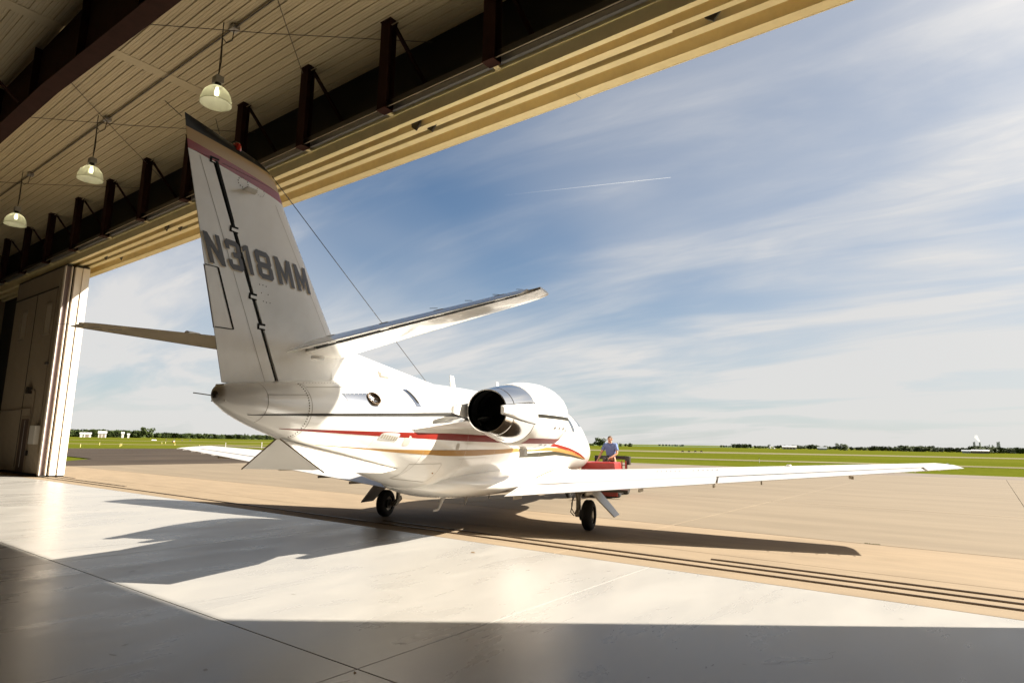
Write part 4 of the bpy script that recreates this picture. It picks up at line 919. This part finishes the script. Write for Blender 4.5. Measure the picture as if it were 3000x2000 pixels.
for s in ('l', 'r'): chain(['a'+s, 't'+s], {'al': .052, 'tl': (.056, .04), 'ar': .052, 'tr': (.056, .04)}, [('a'+s, 't'+s)], 'shoe', M_black, PER)
b = MB(); rings = []
for ph in np.linspace(.0, 1.0, 7):
    z = 1.60+.088*math.sin(ph*math.pi/2); q = math.cos(ph*math.pi/2); rings.append([(.086*q*math.cos(t), -.04+.104*q*math.sin(t)+(.018 if math.sin(t) < 0 else 0), z-(.05 if math.sin(t) > .2 else 0)*(1-ph)) for t in np.linspace(0, 2*math.pi, 20, endpoint=False)])
b.loft(rings).build('hair', M_hair, PER, True)
for s in (-1, 1):
    MB().lathe([(-.010, .001), (-.005, .009), (.004, .010), (.01, .001)], (s*.03, -.147, 1.588), 'y', 8).build('eye', M_blackp, PER, True)
    MB().lathe([(-.008, .008), (0, .026), (.008, .02)], (s*.082, -.05, 1.575), 'x', 10, True).build('ear', M_skin, PER, True)
MB().hexa([(-.008, -.145, 1.585), (.008, -.145, 1.585), (.008, -.135, 1.585), (-.008, -.135, 1.585), (-.014, -.172, 1.548), (.014, -.172, 1.548), (.014, -.135, 1.545), (-.014, -.135, 1.545)]).build('nose', M_skin, PER)
MB().box(-.025, .025, -.150, -.140, 1.515, 1.522).build('mouth', mat('lips', (.30, .11, .09), .5), PER)
for s, m0, d0 in ((1, J['ml'], Vector((-.55, -.75, -.25)).normalized()), (-1, J['mr'], Vector((0, -.85, -.45)).normalized())):
    sidev = d0.cross(Vector((0, 0, 1))).normalized()*-1
    for k, L in enumerate((.055, .07, .075, .068)):
        p0 = Vector(m0)-d0*.02+sidev*(.027-.018*k)
        skin('finger', [p0, p0+d0*.03, p0+d0*(.03+L*.5)+Vector((0, 0, -.012)), p0+d0*(.03+L*.85)+Vector((0, 0, -.035))], [(0, 1), (1, 2), (2, 3)], [.010, .0095, .0085, .007], M_skin, body, 1)
    p0 = Vector(m0)-d0*.045-sidev*s*.02
    skin('thumb', [p0, p0+d0*.025-sidev*s*.03, p0+d0*.055-sidev*s*.035+Vector((0, 0, -.015))], [(0, 1), (1, 2)], [.012, .011, .008], M_skin, body, 1)
cm = MB().rbox(-.14, .03, -.41, -.30, .86, 1.0, .012); cm.lathe([(-.50, .04), (-.40, .045)], (-.055, 0, .945), 'y', 16, True)
o = cm.build('camera', M_blackp); o.location = PER.location; o.rotation_euler = PER.rotation_euler; o.location.z = PER.location.z; tag(o, 'small black camera held in front of the man in blue', 'camera')

# ------------------------------------------------------------------ far field
def leaf_mat():
    m = bpy.data.materials.new('foliage'); m.use_nodes = True; n, l = m.node_tree.nodes, m.node_tree.links; p = n['Principled BSDF']
    oi = n.new('ShaderNodeObjectInfo'); ge = n.new('ShaderNodeNewGeometry')
    a = mixrgb(n, l, oi.outputs['Random'], (.018, .034, .010), (.050, .066, .016)); c = mixrgb(n, l, ge.outputs['Random Per Island'], a, (.062, .085, .022)); l.new(c, p.inputs['Base Color']); p.inputs['Roughness'].default_value = .7; p.inputs['Specular IOR Level'].default_value = .2
    return m
M_leaf = leaf_mat(); M_bark = mat('bark', (.09, .07, .05), .9)
def tree_mesh(seed, shape):
    rnd = random.Random(seed); b = MB(); cl = []
    n = {'round': 11, 'wide': 14, 'tall': 8, 'cone': 6}[shape]
    for i in range(n):
        t = (i+.5)/n
        if shape == 'cone': cl.append((rnd.uniform(-.06, .06), rnd.uniform(-.06, .06), .12+.8*t, .20*(1-t*.85)))
        else:
            wv = {'round': .34, 'wide': .48, 'tall': .22}[shape]; z = rnd.uniform(.12, .80); k = math.sqrt(max(.1, 1-((z-.5)/.5)**2)); a = rnd.uniform(0, 6.28)
            cl.append((math.cos(a)*wv*k*rnd.uniform(.3, 1), math.sin(a)*wv*k*rnd.uniform(.3, 1), z, rnd.uniform(.15, .24)))
    for (cx, cy_, cz, r) in cl:
        for _ in range(62):
            v = Vector((rnd.gauss(0, 1), rnd.gauss(0, 1), rnd.gauss(0, 1))).normalized()*r*rnd.uniform(.65, 1.08); p = Vector((cx, cy_, max(.04, cz+v.z*.9)))+Vector((v.x, v.y, 0))
            s = rnd.uniform(.042, .075); u = Vector((rnd.gauss(0, 1), rnd.gauss(0, 1), rnd.gauss(0, 1))).normalized(); w_ = u.orthogonal().normalized()
            b.add([p-u*s, p+w_*s*.8, p+u*s, p-w_*s*.8], [(0, 1, 2, 3)])
    crown = b; tr = MB().tube([(0, 0, 0), (.01, 0, .25), (0, .01, .55)], [.03, .022, .01], 6)
    for k in range(3): a = k*2.1; tr.tube([(0, 0, .28), (.15*math.cos(a), .15*math.sin(a), .5)], [.014, .006], 5)
    me1 = crown.build('crown', M_leaf); me2 = tr.build('trunk', M_bark); r = (me1.data, me2.data)
    bpy.data.objects.remove(me1); bpy.data.objects.remove(me2); return r
TREES = {(s, k): tree_mesh(11+7*k+len(s), s) for s in ('round', 'wide', 'tall', 'cone') for k in range(3)}
def tree(px, top, D, shape, label, group, wide=1.):
    x, y, z = at_dist(px, D, top); H = max(2.5, z+.1); k = random.randrange(3)
    t = empty('tree', (x, y, -.1), random.uniform(0, 6.28), label=label, cat='tree', group=group); t.scale = (H*wide, H*wide, H)
    a, b_ = TREES[(shape, k)]; link('crown', a, t); link('trunk', b_, t)
def row(x0, x1, top0, top1, D, step, shapes, label, group, jit=2.2):
    n = max(1, int((x1-x0)/(step*.82)))
    for i in range(n):
        f = (i+.5)/n; tree(x0+(x1-x0)*f+random.uniform(-.25, .25)*step, top0+(top1-top0)*f+random.uniform(-jit, jit), D+random.uniform(-25, 25), random.choice(shapes), label, group, random.uniform(1.1, 1.6))
G1, G2, G3 = 'trees in the far left treeline', 'trees in the low far hedgerow', 'trees in the far right treeline'
row(170, 365, 1256, 1258, 620, 8.5, ('round', 'wide'), 'dark green tree in the thick far row behind the white sheds at left', G1)
tree(434, 1249.5, 600, 'wide', 'tallest loose round tree of the far left treeline, right of the white sheds', G1, 1.05)
row(366, 420, 1258, 1262, 640, 9, ('round', 'wide'), 'dark green tree in the far row between white sheds and the tall round tree', G1)
row(452, 625, 1266, 1269.5, 640, 8, ('round', 'wide'), 'low bushy tree in the long far hedge left of the jet tail', G2, 1.2)
row(625, 830, 1270, 1274, 660, 8, ('round', 'wide'), 'low dark tree in the far hedge just left of the jet tail cone', G2, 1.4)
tree(718, 1267.5, 640, 'cone', 'taller of two pointed trees above the far hedge by the tail cone', G2, .9); tree(727, 1269.5, 640, 'cone', 'shorter of two pointed trees above the far hedge by the tail cone', G2, .9)
tree(1756, 1279, 420, 'round', 'big dark round tree right beside the man in blue', G3, 1.55)
tree(1802, 1296, 420, 'wide', 'low bush just right of the man in blue', G3, 1.3); tree(1818, 1297, 420, 'round', 'small round tree second from the man in blue', G3, 1.1); tree(1834, 1294.5, 430, 'tall', 'slim small tree third from the man in blue', G3); tree(1846, 1301.5, 440, 'wide', 'lowest shrub at the end of the trees by the man', G3, 1.4); tree(1735, 1297, 440, 'wide', 'low shrub between the jet nose and the big round tree', G3, 1.4)
row(1930, 2005, 1303, 1304, 900, 10, ('wide',), 'tiny far bush on the horizon above the dark airfield signs', G3, .6)
row(2108, 2142, 1305, 1306, 800, 9, ('wide',), 'low far bush left of the square hedge block', G3, .8)
row(2145, 2200, 1299, 1299.5, 620, 7, ('round',), 'dense tree in the square dark block on the right horizon', G3, .8)
row(2209, 2246, 1306, 1305, 620, 9, ('round', 'wide'), 'low tree right of the square dark tree block', G3, 1)
tree(2252, 1300, 620, 'round', 'single taller tree left of the small white silos', G3)
row(2266, 2335, 1304, 1303, 680, 9, ('round', 'wide'), 'tree behind the long white shed on the right horizon', G3, 1.2)
row(2335, 2362, 1304, 1303, 620, 9, ('round',), 'tree just right of the long white shed', G3, 1); row(2362, 2388, 1300, 1301, 600, 9, ('round',), 'taller tree between the white shed and the grey shed', G3, 1)
row(2388, 2448, 1304, 1307, 660, 9, ('round', 'wide'), 'tree around the low grey shed on the right horizon', G3, 1.2)
tree(2459, 1296.5, 470, 'wide', 'left one of the two big dark trees above the right wing', G3, 1.0); tree(2476, 1299, 470, 'round', 'right one of the two big dark trees above the right wing', G3, 1.1)
row(2487, 2550, 1308, 1308.5, 560, 10, ('round', 'wide'), 'small tree right of the two big dark trees', G3, 1.4)
row(2550, 2628, 1306, 1307, 540, 10, ('round', 'wide'), 'tree in the middle far right row above the wing', G3, 1.6)
row(2628, 2732, 1304.5, 1304.5, 520, 9.5, ('round', 'tall', 'wide'), 'taller tree of the far right row above the wing tip', G3, 1.8)
row(2732, 2838, 1308, 1310, 540, 10, ('round', 'wide'), 'dull tree of the far right row left of the factory', G3, 1.2)
row(2836, 2916, 1304.5, 1306, 500, 10, ('round', 'wide'), 'dark tree in front of the factory towers', G3, 1.5); row(2916, 3040, 1309, 1311, 500, 10, ('round', 'wide'), 'dark low tree at the right edge of the horizon', G3, 1.2)
M_shed = mat('shed_white', (.55, .53, .50), .5); M_shedg = mat('shed_grey', (.34, .36, .37), .5); M_roof = mat('roof_dark', (.20, .16, .13), .7)
def shed(x0, x1, top, D, label, m=M_shed, roof=None, doors=0, depth=9., nm='shed'):
    xa, ya, z = at_dist(x0, D, top); xb, yb, _ = at_dist(x1, D, top); L = math.hypot(xb-xa, yb-ya); t = empty(nm, ((xa+xb)/2, (ya+yb)/2, -.1), math.atan2(yb-ya, xb-xa), label=label, cat='building')
    H = z+.1; h = L/2; e = H*.68
    MB().loft([[(-h, 0, 0), (-h, depth, 0), (-h, depth, e), (-h, depth/2, H), (-h, 0, e)], [(h, 0, 0), (h, depth, 0), (h, depth, e), (h, depth/2, H), (h, 0, e)]]).build('wall', m, t)
    MB().loft([[(-h-.3, -.3, e-.02), (-h-.3, depth/2, H+.05), (-h-.3, depth/2, H+.25), (-h-.3, -.3, e+.2)], [(h+.3, -.3, e-.02), (h+.3, depth/2, H+.05), (h+.3, depth/2, H+.25), (h+.3, -.3, e+.2)]]).build('roof', roof or m, t)
    for k in range(doors):
        w_ = 2*h/(doors+.5); xx = -h+w_*(k+.35); MB().box(xx, xx+w_*.7, -.06, -.01, 0.02, e*.8).build('door', M_roof, t)
shed(289, 313, 1263, 520, 'largest white shed below the far left treeline', doors=2); shed(246, 268, 1267, 540, 'low white shed left of the largest white shed', doors=1); shed(235, 243, 1267, 540, 'smallest white shed nearest the white door edge'); shed(357, 364, 1265.5, 540, 'narrow white shed left of the tall round tree'); shed(374, 380, 1270, 540, 'tiny white shed just left of the tall round tree')
shed(2292, 2333, 1306, 520, 'long white shed with open bays on the right horizon', doors=4); shed(2395, 2422, 1310, 520, 'low grey shed among trees on the right horizon', M_shedg); shed(2846, 2897, 1317.6, 420, 'long low white roofed building in front of the factory', M_roof, M_shed, 5); shed(2818, 2844, 1318.5, 430, 'low dark grey building left of the white roofed one', M_shedg)
def silo(px, top, r, D, label, nm='silo', m=M_shed):
    x, y, z = at_dist(px, D, top); t = empty(nm, (x, y, -.1), label=label, cat=nm.replace('_', ' ')); MB().lathe([(0, r), (z*.86, r), (z*.86+.02, r*1.03), (z, r*.2), (z+.05, .01)], axis='z', n=20).build('tank', m, t, True, 40); MB().box(-.1, .1, -r-.12, -r-.01, 0, z*.86).build('ladder', M_shedg, t)
silo(2255, 1307, .75, 560, 'left white silo beside the single taller tree'); silo(2266, 1309.5, 1.2, 560, 'right white silo left of the long white shed')
def tower(px, top, w_, D, label, nm='factory_tower'):
    x, y, z = at_dist(px, D, top); t = empty(nm, (x, y, -.1), label=label, cat='tower', group='towers of the far factory')
    for k in range(6):
        z0 = z*k/6; q = w_*(1-.06*k); MB().box(-q, q, -q, q, z0+.02, z*(k+1)/6-.6).build('storey', M_shedg, t); MB().box(-q*1.18, q*1.18, -q*1.18, q*1.18, z*(k+1)/6-.58, z*(k+1)/6-.1).build('deck', M_steel, t)
    MB().tube([(w_*.5, 0, z), (w_*.5, 0, z*1.06)], w_*.25, 6).build('vent_pipe', M_shedg, t)
tower(2853.5, 1294, 1.7, 1100, 'left blocky factory tower beside the smoking chimney'); tower(2924, 1294, 2.4, 1100, 'right broad factory tower on the horizon'); tower(2907, 1303, 1.0, 1100, 'short thin factory tower left of the broad one'); tower(2898, 1302, .8, 1100, 'thinnest factory tower in the middle')
x, y, z = at_dist(2870.5, 1100, 1295.5); t = empty('chimney', (x, y, -.1), label='slim factory chimney with white smoke on the right horizon', cat='chimney'); MB().lathe([(0, 1.6), (z, 1.0)], axis='z', n=16, caps=True).build('stack', M_shedg, t, True); MB().lathe([(z+.01, 1.1), (z+.5, 1.1)], axis='z', n=16, caps=True).build('rim', M_roof, t)
def vapour(name, strength, col=(1, 1, 1)):
    m = bpy.data.materials.new(name); m.use_nodes = True; n, l = m.node_tree.nodes, m.node_tree.links; n.clear(); out = n.new('ShaderNodeOutputMaterial'); tr = n.new('ShaderNodeBsdfTransparent'); df = n.new('ShaderNodeBsdfTranslucent'); d2 = n.new('ShaderNodeBsdfDiffuse'); ad = n.new('ShaderNodeMixShader'); mx = n.new('ShaderNodeMixShader')
    for q in (df, d2): q.inputs[0].default_value = (*col, 1)
    lw = n.new('ShaderNodeLayerWeight'); lw.inputs[0].default_value = .5
    tc = n.new('ShaderNodeTexCoord'); sp = n.new('ShaderNodeSeparateXYZ'); l.new(tc.outputs['Generated'], sp.inputs[0])
    f = mth(n, l, 'MULTIPLY', mth(n, l, 'SUBTRACT', 1.0, lw.outputs['Facing']), strength)
    if name == 'contrail_vapour': f = mth(n, l, 'MULTIPLY', f, maprange(n, l, sp.outputs[0], 0, 1, .04, 1))
    ad.inputs[0].default_value = .5; l.new(df.outputs[0], ad.inputs[1]); l.new(d2.outputs[0], ad.inputs[2]); l.new(f, mx.inputs[0]); l.new(tr.outputs[0], mx.inputs[1]); l.new(ad.outputs[0], mx.inputs[2]); l.new(mx.outputs[0], out.inputs[0]); return m
b = MB(); rnd = random.Random(3)
for k in range(11):
    f = k/10.; b.lathe([(-1, .02), (-.7, .7), (0, 1), (.7, .7), (1, .02)], axis='z', n=14)
    n0 = len(b.v)-70; r = .9+1.5*f; ox, oz = -4*f+rnd.uniform(-.5, .5), z+.8+7.5*f
    for i in range(n0, len(b.v)): v = b.v[i]; b.v[i] = (v[0]*r+ox, v[1]*r, v[2]*r*1.1+oz)
o = b.build('smoke_plume', vapour('smoke_vapour', .16), None, True); o.location = (x, y, -.1); tag(o, 'small white smoke plume above the factory chimney', 'smoke')
a = dirxy(1965, 520); c_ = dirxy(1480, 572); DD = 9000
A_, C_ = Vector(a)*(DD*1.0), Vector(c_)*(DD*1.08)
b = MB(); mid = (A_+C_)/2; b.tube([C_-mid, (C_*.6+A_*.4)-mid, (C_*.2+A_*.8)-mid, A_-mid], [5.5, 5, 4.5, 3.5], 12)
o = b.build('contrail', vapour('contrail_vapour', .24), None, True); o.location = mid+Vector((0, 0, CAM_H)); tag(o, 'thin white contrail crossing the blue sky', 'contrail')

# airfield signs, lights and markers
def ground_at(px, py): return pix(px, py, -.09)
for px, lb in ((2000, 'first dark airfield sign from the left, by the runway'), (2018.5, 'second dark airfield sign from the left, by the runway'), (2037, 'third dark airfield sign from the left, by the runway'), (2055, 'last dark airfield sign at right of its row')):
    x, y = ground_at(px, 1326); t = empty('airfield_sign', (x, y, -.1), math.atan2(y, x)-math.pi/2, label=lb, cat='sign', group='dark airfield signs in a row')
    MB().rbox(-.24, .24, -.05, .05, .30, .52, .01).build('board', M_blackp, t); [MB().box(s*.17-.02, s*.17+.02, -.02, .02, 0, .299).build('leg', M_blackp, t) for s in (-1, 1)]
M_yel = mat('marker_yellow', (.75, .62, .22), .5)
def marker(px, base, top, m, label, r=.05, nm='marker_post', cat='post', capm=None):
    x, y = ground_at(px, base); D = math.hypot(x, y); h = (base-top)*D/1822; t = empty(nm, (x, y, -.1), label=label, cat=cat); MB().lathe([(0, r), (h*.8, r*.8)], axis='z', n=8, caps=True).build('stem', m, t, True); MB().lathe([(h*.81, r*1.2), (h, r*.9)], axis='z', n=8, caps=True).build('cap', capm or m, t, True)
marker(235, 1309, 1300, M_yel, 'yellow taxiway light nearest the white door edge', capm=M_roof, nm='taxiway_light', cat='light'); marker(291.5, 1303, 1295.5, M_yel, 'second yellow taxiway light from the left door', capm=M_roof, nm='taxiway_light', cat='light'); marker(351, 1307.5, 1299, M_yel, 'third yellow taxiway light from the left door', capm=M_roof, nm='taxiway_light', cat='light'); marker(356, 1305, 1298.5, M_yel, 'fourth yellow taxiway light, close behind the third', capm=M_roof, nm='taxiway_light', cat='light')
marker(474, 1299.5, 1295, M_yel, 'yellow light left of the orange marker', capm=M_shed, nm='taxiway_light', cat='light'); marker(484.5, 1299, 1294.5, M_yel, 'yellow light next to the orange marker', capm=M_shed, nm='taxiway_light', cat='light'); marker(512, 1304, 1298.5, M_yel, 'yellow light just below the orange marker', nm='taxiway_light', cat='light'); marker(584, 1307, 1303.5, M_yel, 'yellow light in grass left of the white posts', nm='taxiway_light', cat='light')
marker(660.5, 1308.5, 1297.5, M_shed, 'left white marker post in the grass left of the jet', .06); marker(766, 1312, 1296.5, M_shed, 'right white marker post, close to the ventral fin', .07); marker(2224.5, 1354.5, 1342, M_shed, 'thin white post by the taxiway behind the right wing', .03, capm=M_blackp)
x, y = ground_at(508, 1296); t = empty('orange_marker', (x, y, -.1), label='orange and white marker box in the left grass', cat='marker'); MB().box(-.4, .4, -.2, .2, .05, .3).build('lower_half', mat('orange', (.75, .25, .10), .5), t); MB().box(-.38, .38, -.19, .19, .302, .5).build('upper_half', M_shed, t)
x, y = ground_at(451, 1289.5); t = empty('white_marker', (x, y, -.1), R(60), label='flat white marker board lying in the left field', cat='marker'); MB().loft([[(-.9, -.3, .0), (.9, -.3, 0), (.9, .3, 0), (-.9, .3, 0)], [(-.7, -.05, .38), (.75, -.05, .38), (.75, .05, .38), (-.7, .05, .38)]]).build('board', M_shed, t)
for px, py, lb in ((487, 1287.5, 'first'), (510, 1288, 'second'), (533, 1288.5, 'third'), (557, 1289.5, 'fourth')):
    x, y = ground_at(px, py+2); t = empty('runway_sign', (x, y, -.1), R(50), label=lb+' small dark runway sign from left in the far left grass', cat='sign', group='small dark runway signs'); MB().box(-.30, .30, -.06, .06, .15, .55).build('board', M_roof, t); MB().box(-.2, -.15, -.03, .03, 0, .149).box(.15, .2, -.03, .03, 0, .149).build('leg', M_roof, t)
# low weeds in the joint and leaf litter
x, y = pix(2555, 1593); b = MB(); rnd = random.Random(5)
for _ in range(160):
    bx, by = rnd.uniform(-.12, .12), rnd.uniform(-.012, .012); h = rnd.uniform(.006, .022); b.add([(bx-.002, by, -.005), (bx+.002, by, -.005), (bx+rnd.uniform(-.01, .01), by+rnd.uniform(-.01, .01), h)], [(0, 1, 2)])
o = b.build('joint_weeds', mat('weed', (.10, .14, .03), .8)); o.location = (x, y, 0); tag(o, kind='stuff')
def leaf_litter(px, py, s, label):
    x, y = pix(px, py); o = MB().grid([[(-s, -s*.3, .002), (-s*.9, s*.1, .012)], [(0, -s*.5, .004), (0, s*.3, .018)], [(s, -.1*s, .002), (s*.8, s*.25, .008)]]).build('dead_leaf', mat('dry_leaf', (.16, .10, .045), .8), None, True); o.location = (x, y, .001); o.rotation_euler.z = rnd.uniform(0, 3); tag(o, label, 'leaf')
leaf_litter(1386, 1619, .035, 'brown dead leaf on the sunlit hangar floor'); leaf_litter(1040, 1973, .018, 'small dark leaf scrap near the bottom joint crossing')
def scuff(px, py, L, W, a):
    x, y = pix(px, py); pts = [(L*math.cos(t)*(1+.25*rnd.uniform(-1, 1)), W*math.sin(t)*(1+.4*rnd.uniform(-1, 1)), 0) for t in np.linspace(0, 6.28, 14, endpoint=False)]
    o = MB().add(pts, [tuple(range(14))]).build('scuff_mark', mat('scuff_grey', (.20, .18, .155), .45), fl); o.location = (x, y, .0015); o.rotation_euler.z = a
for px, py, L, W, a in ((330, 1917, .045, .006, .2), (602, 1961, .028, .014, -.5), (389, 1672, .012, .05, .4), (432, 1800, .05, .004, .5), (366, 1888, .008, .03, .2), (1215, 1866, .03, .01, 0), (1180, 1884, .05, .012, .3), (1560, 1848, .02, .01, 0), (2180, 1945, .015, .006, 0), (2640, 1812, .02, .006, 0), (860, 1740, .03, .006, .4)): scuff(px, py, L, W, a)
# hairline crack in the front slab
x, y = pix(2380, 1935); o = MB().grid([[(a, b_-.0016, 0), (a, b_+.0016, 0)] for a, b_ in ((-.42, -.10), (-.30, -.085), (-.24, -.03), (-.1, -.02), (.0, .03), (.11, .035), (.2, .09), (.23, .15), (.22, .19), (.30, .24))]).build('crack', mat('crack_dark', (.10, .085, .07), .8), fl); o.location = (x, y, .0015); o.rotation_euler.z = R(36)
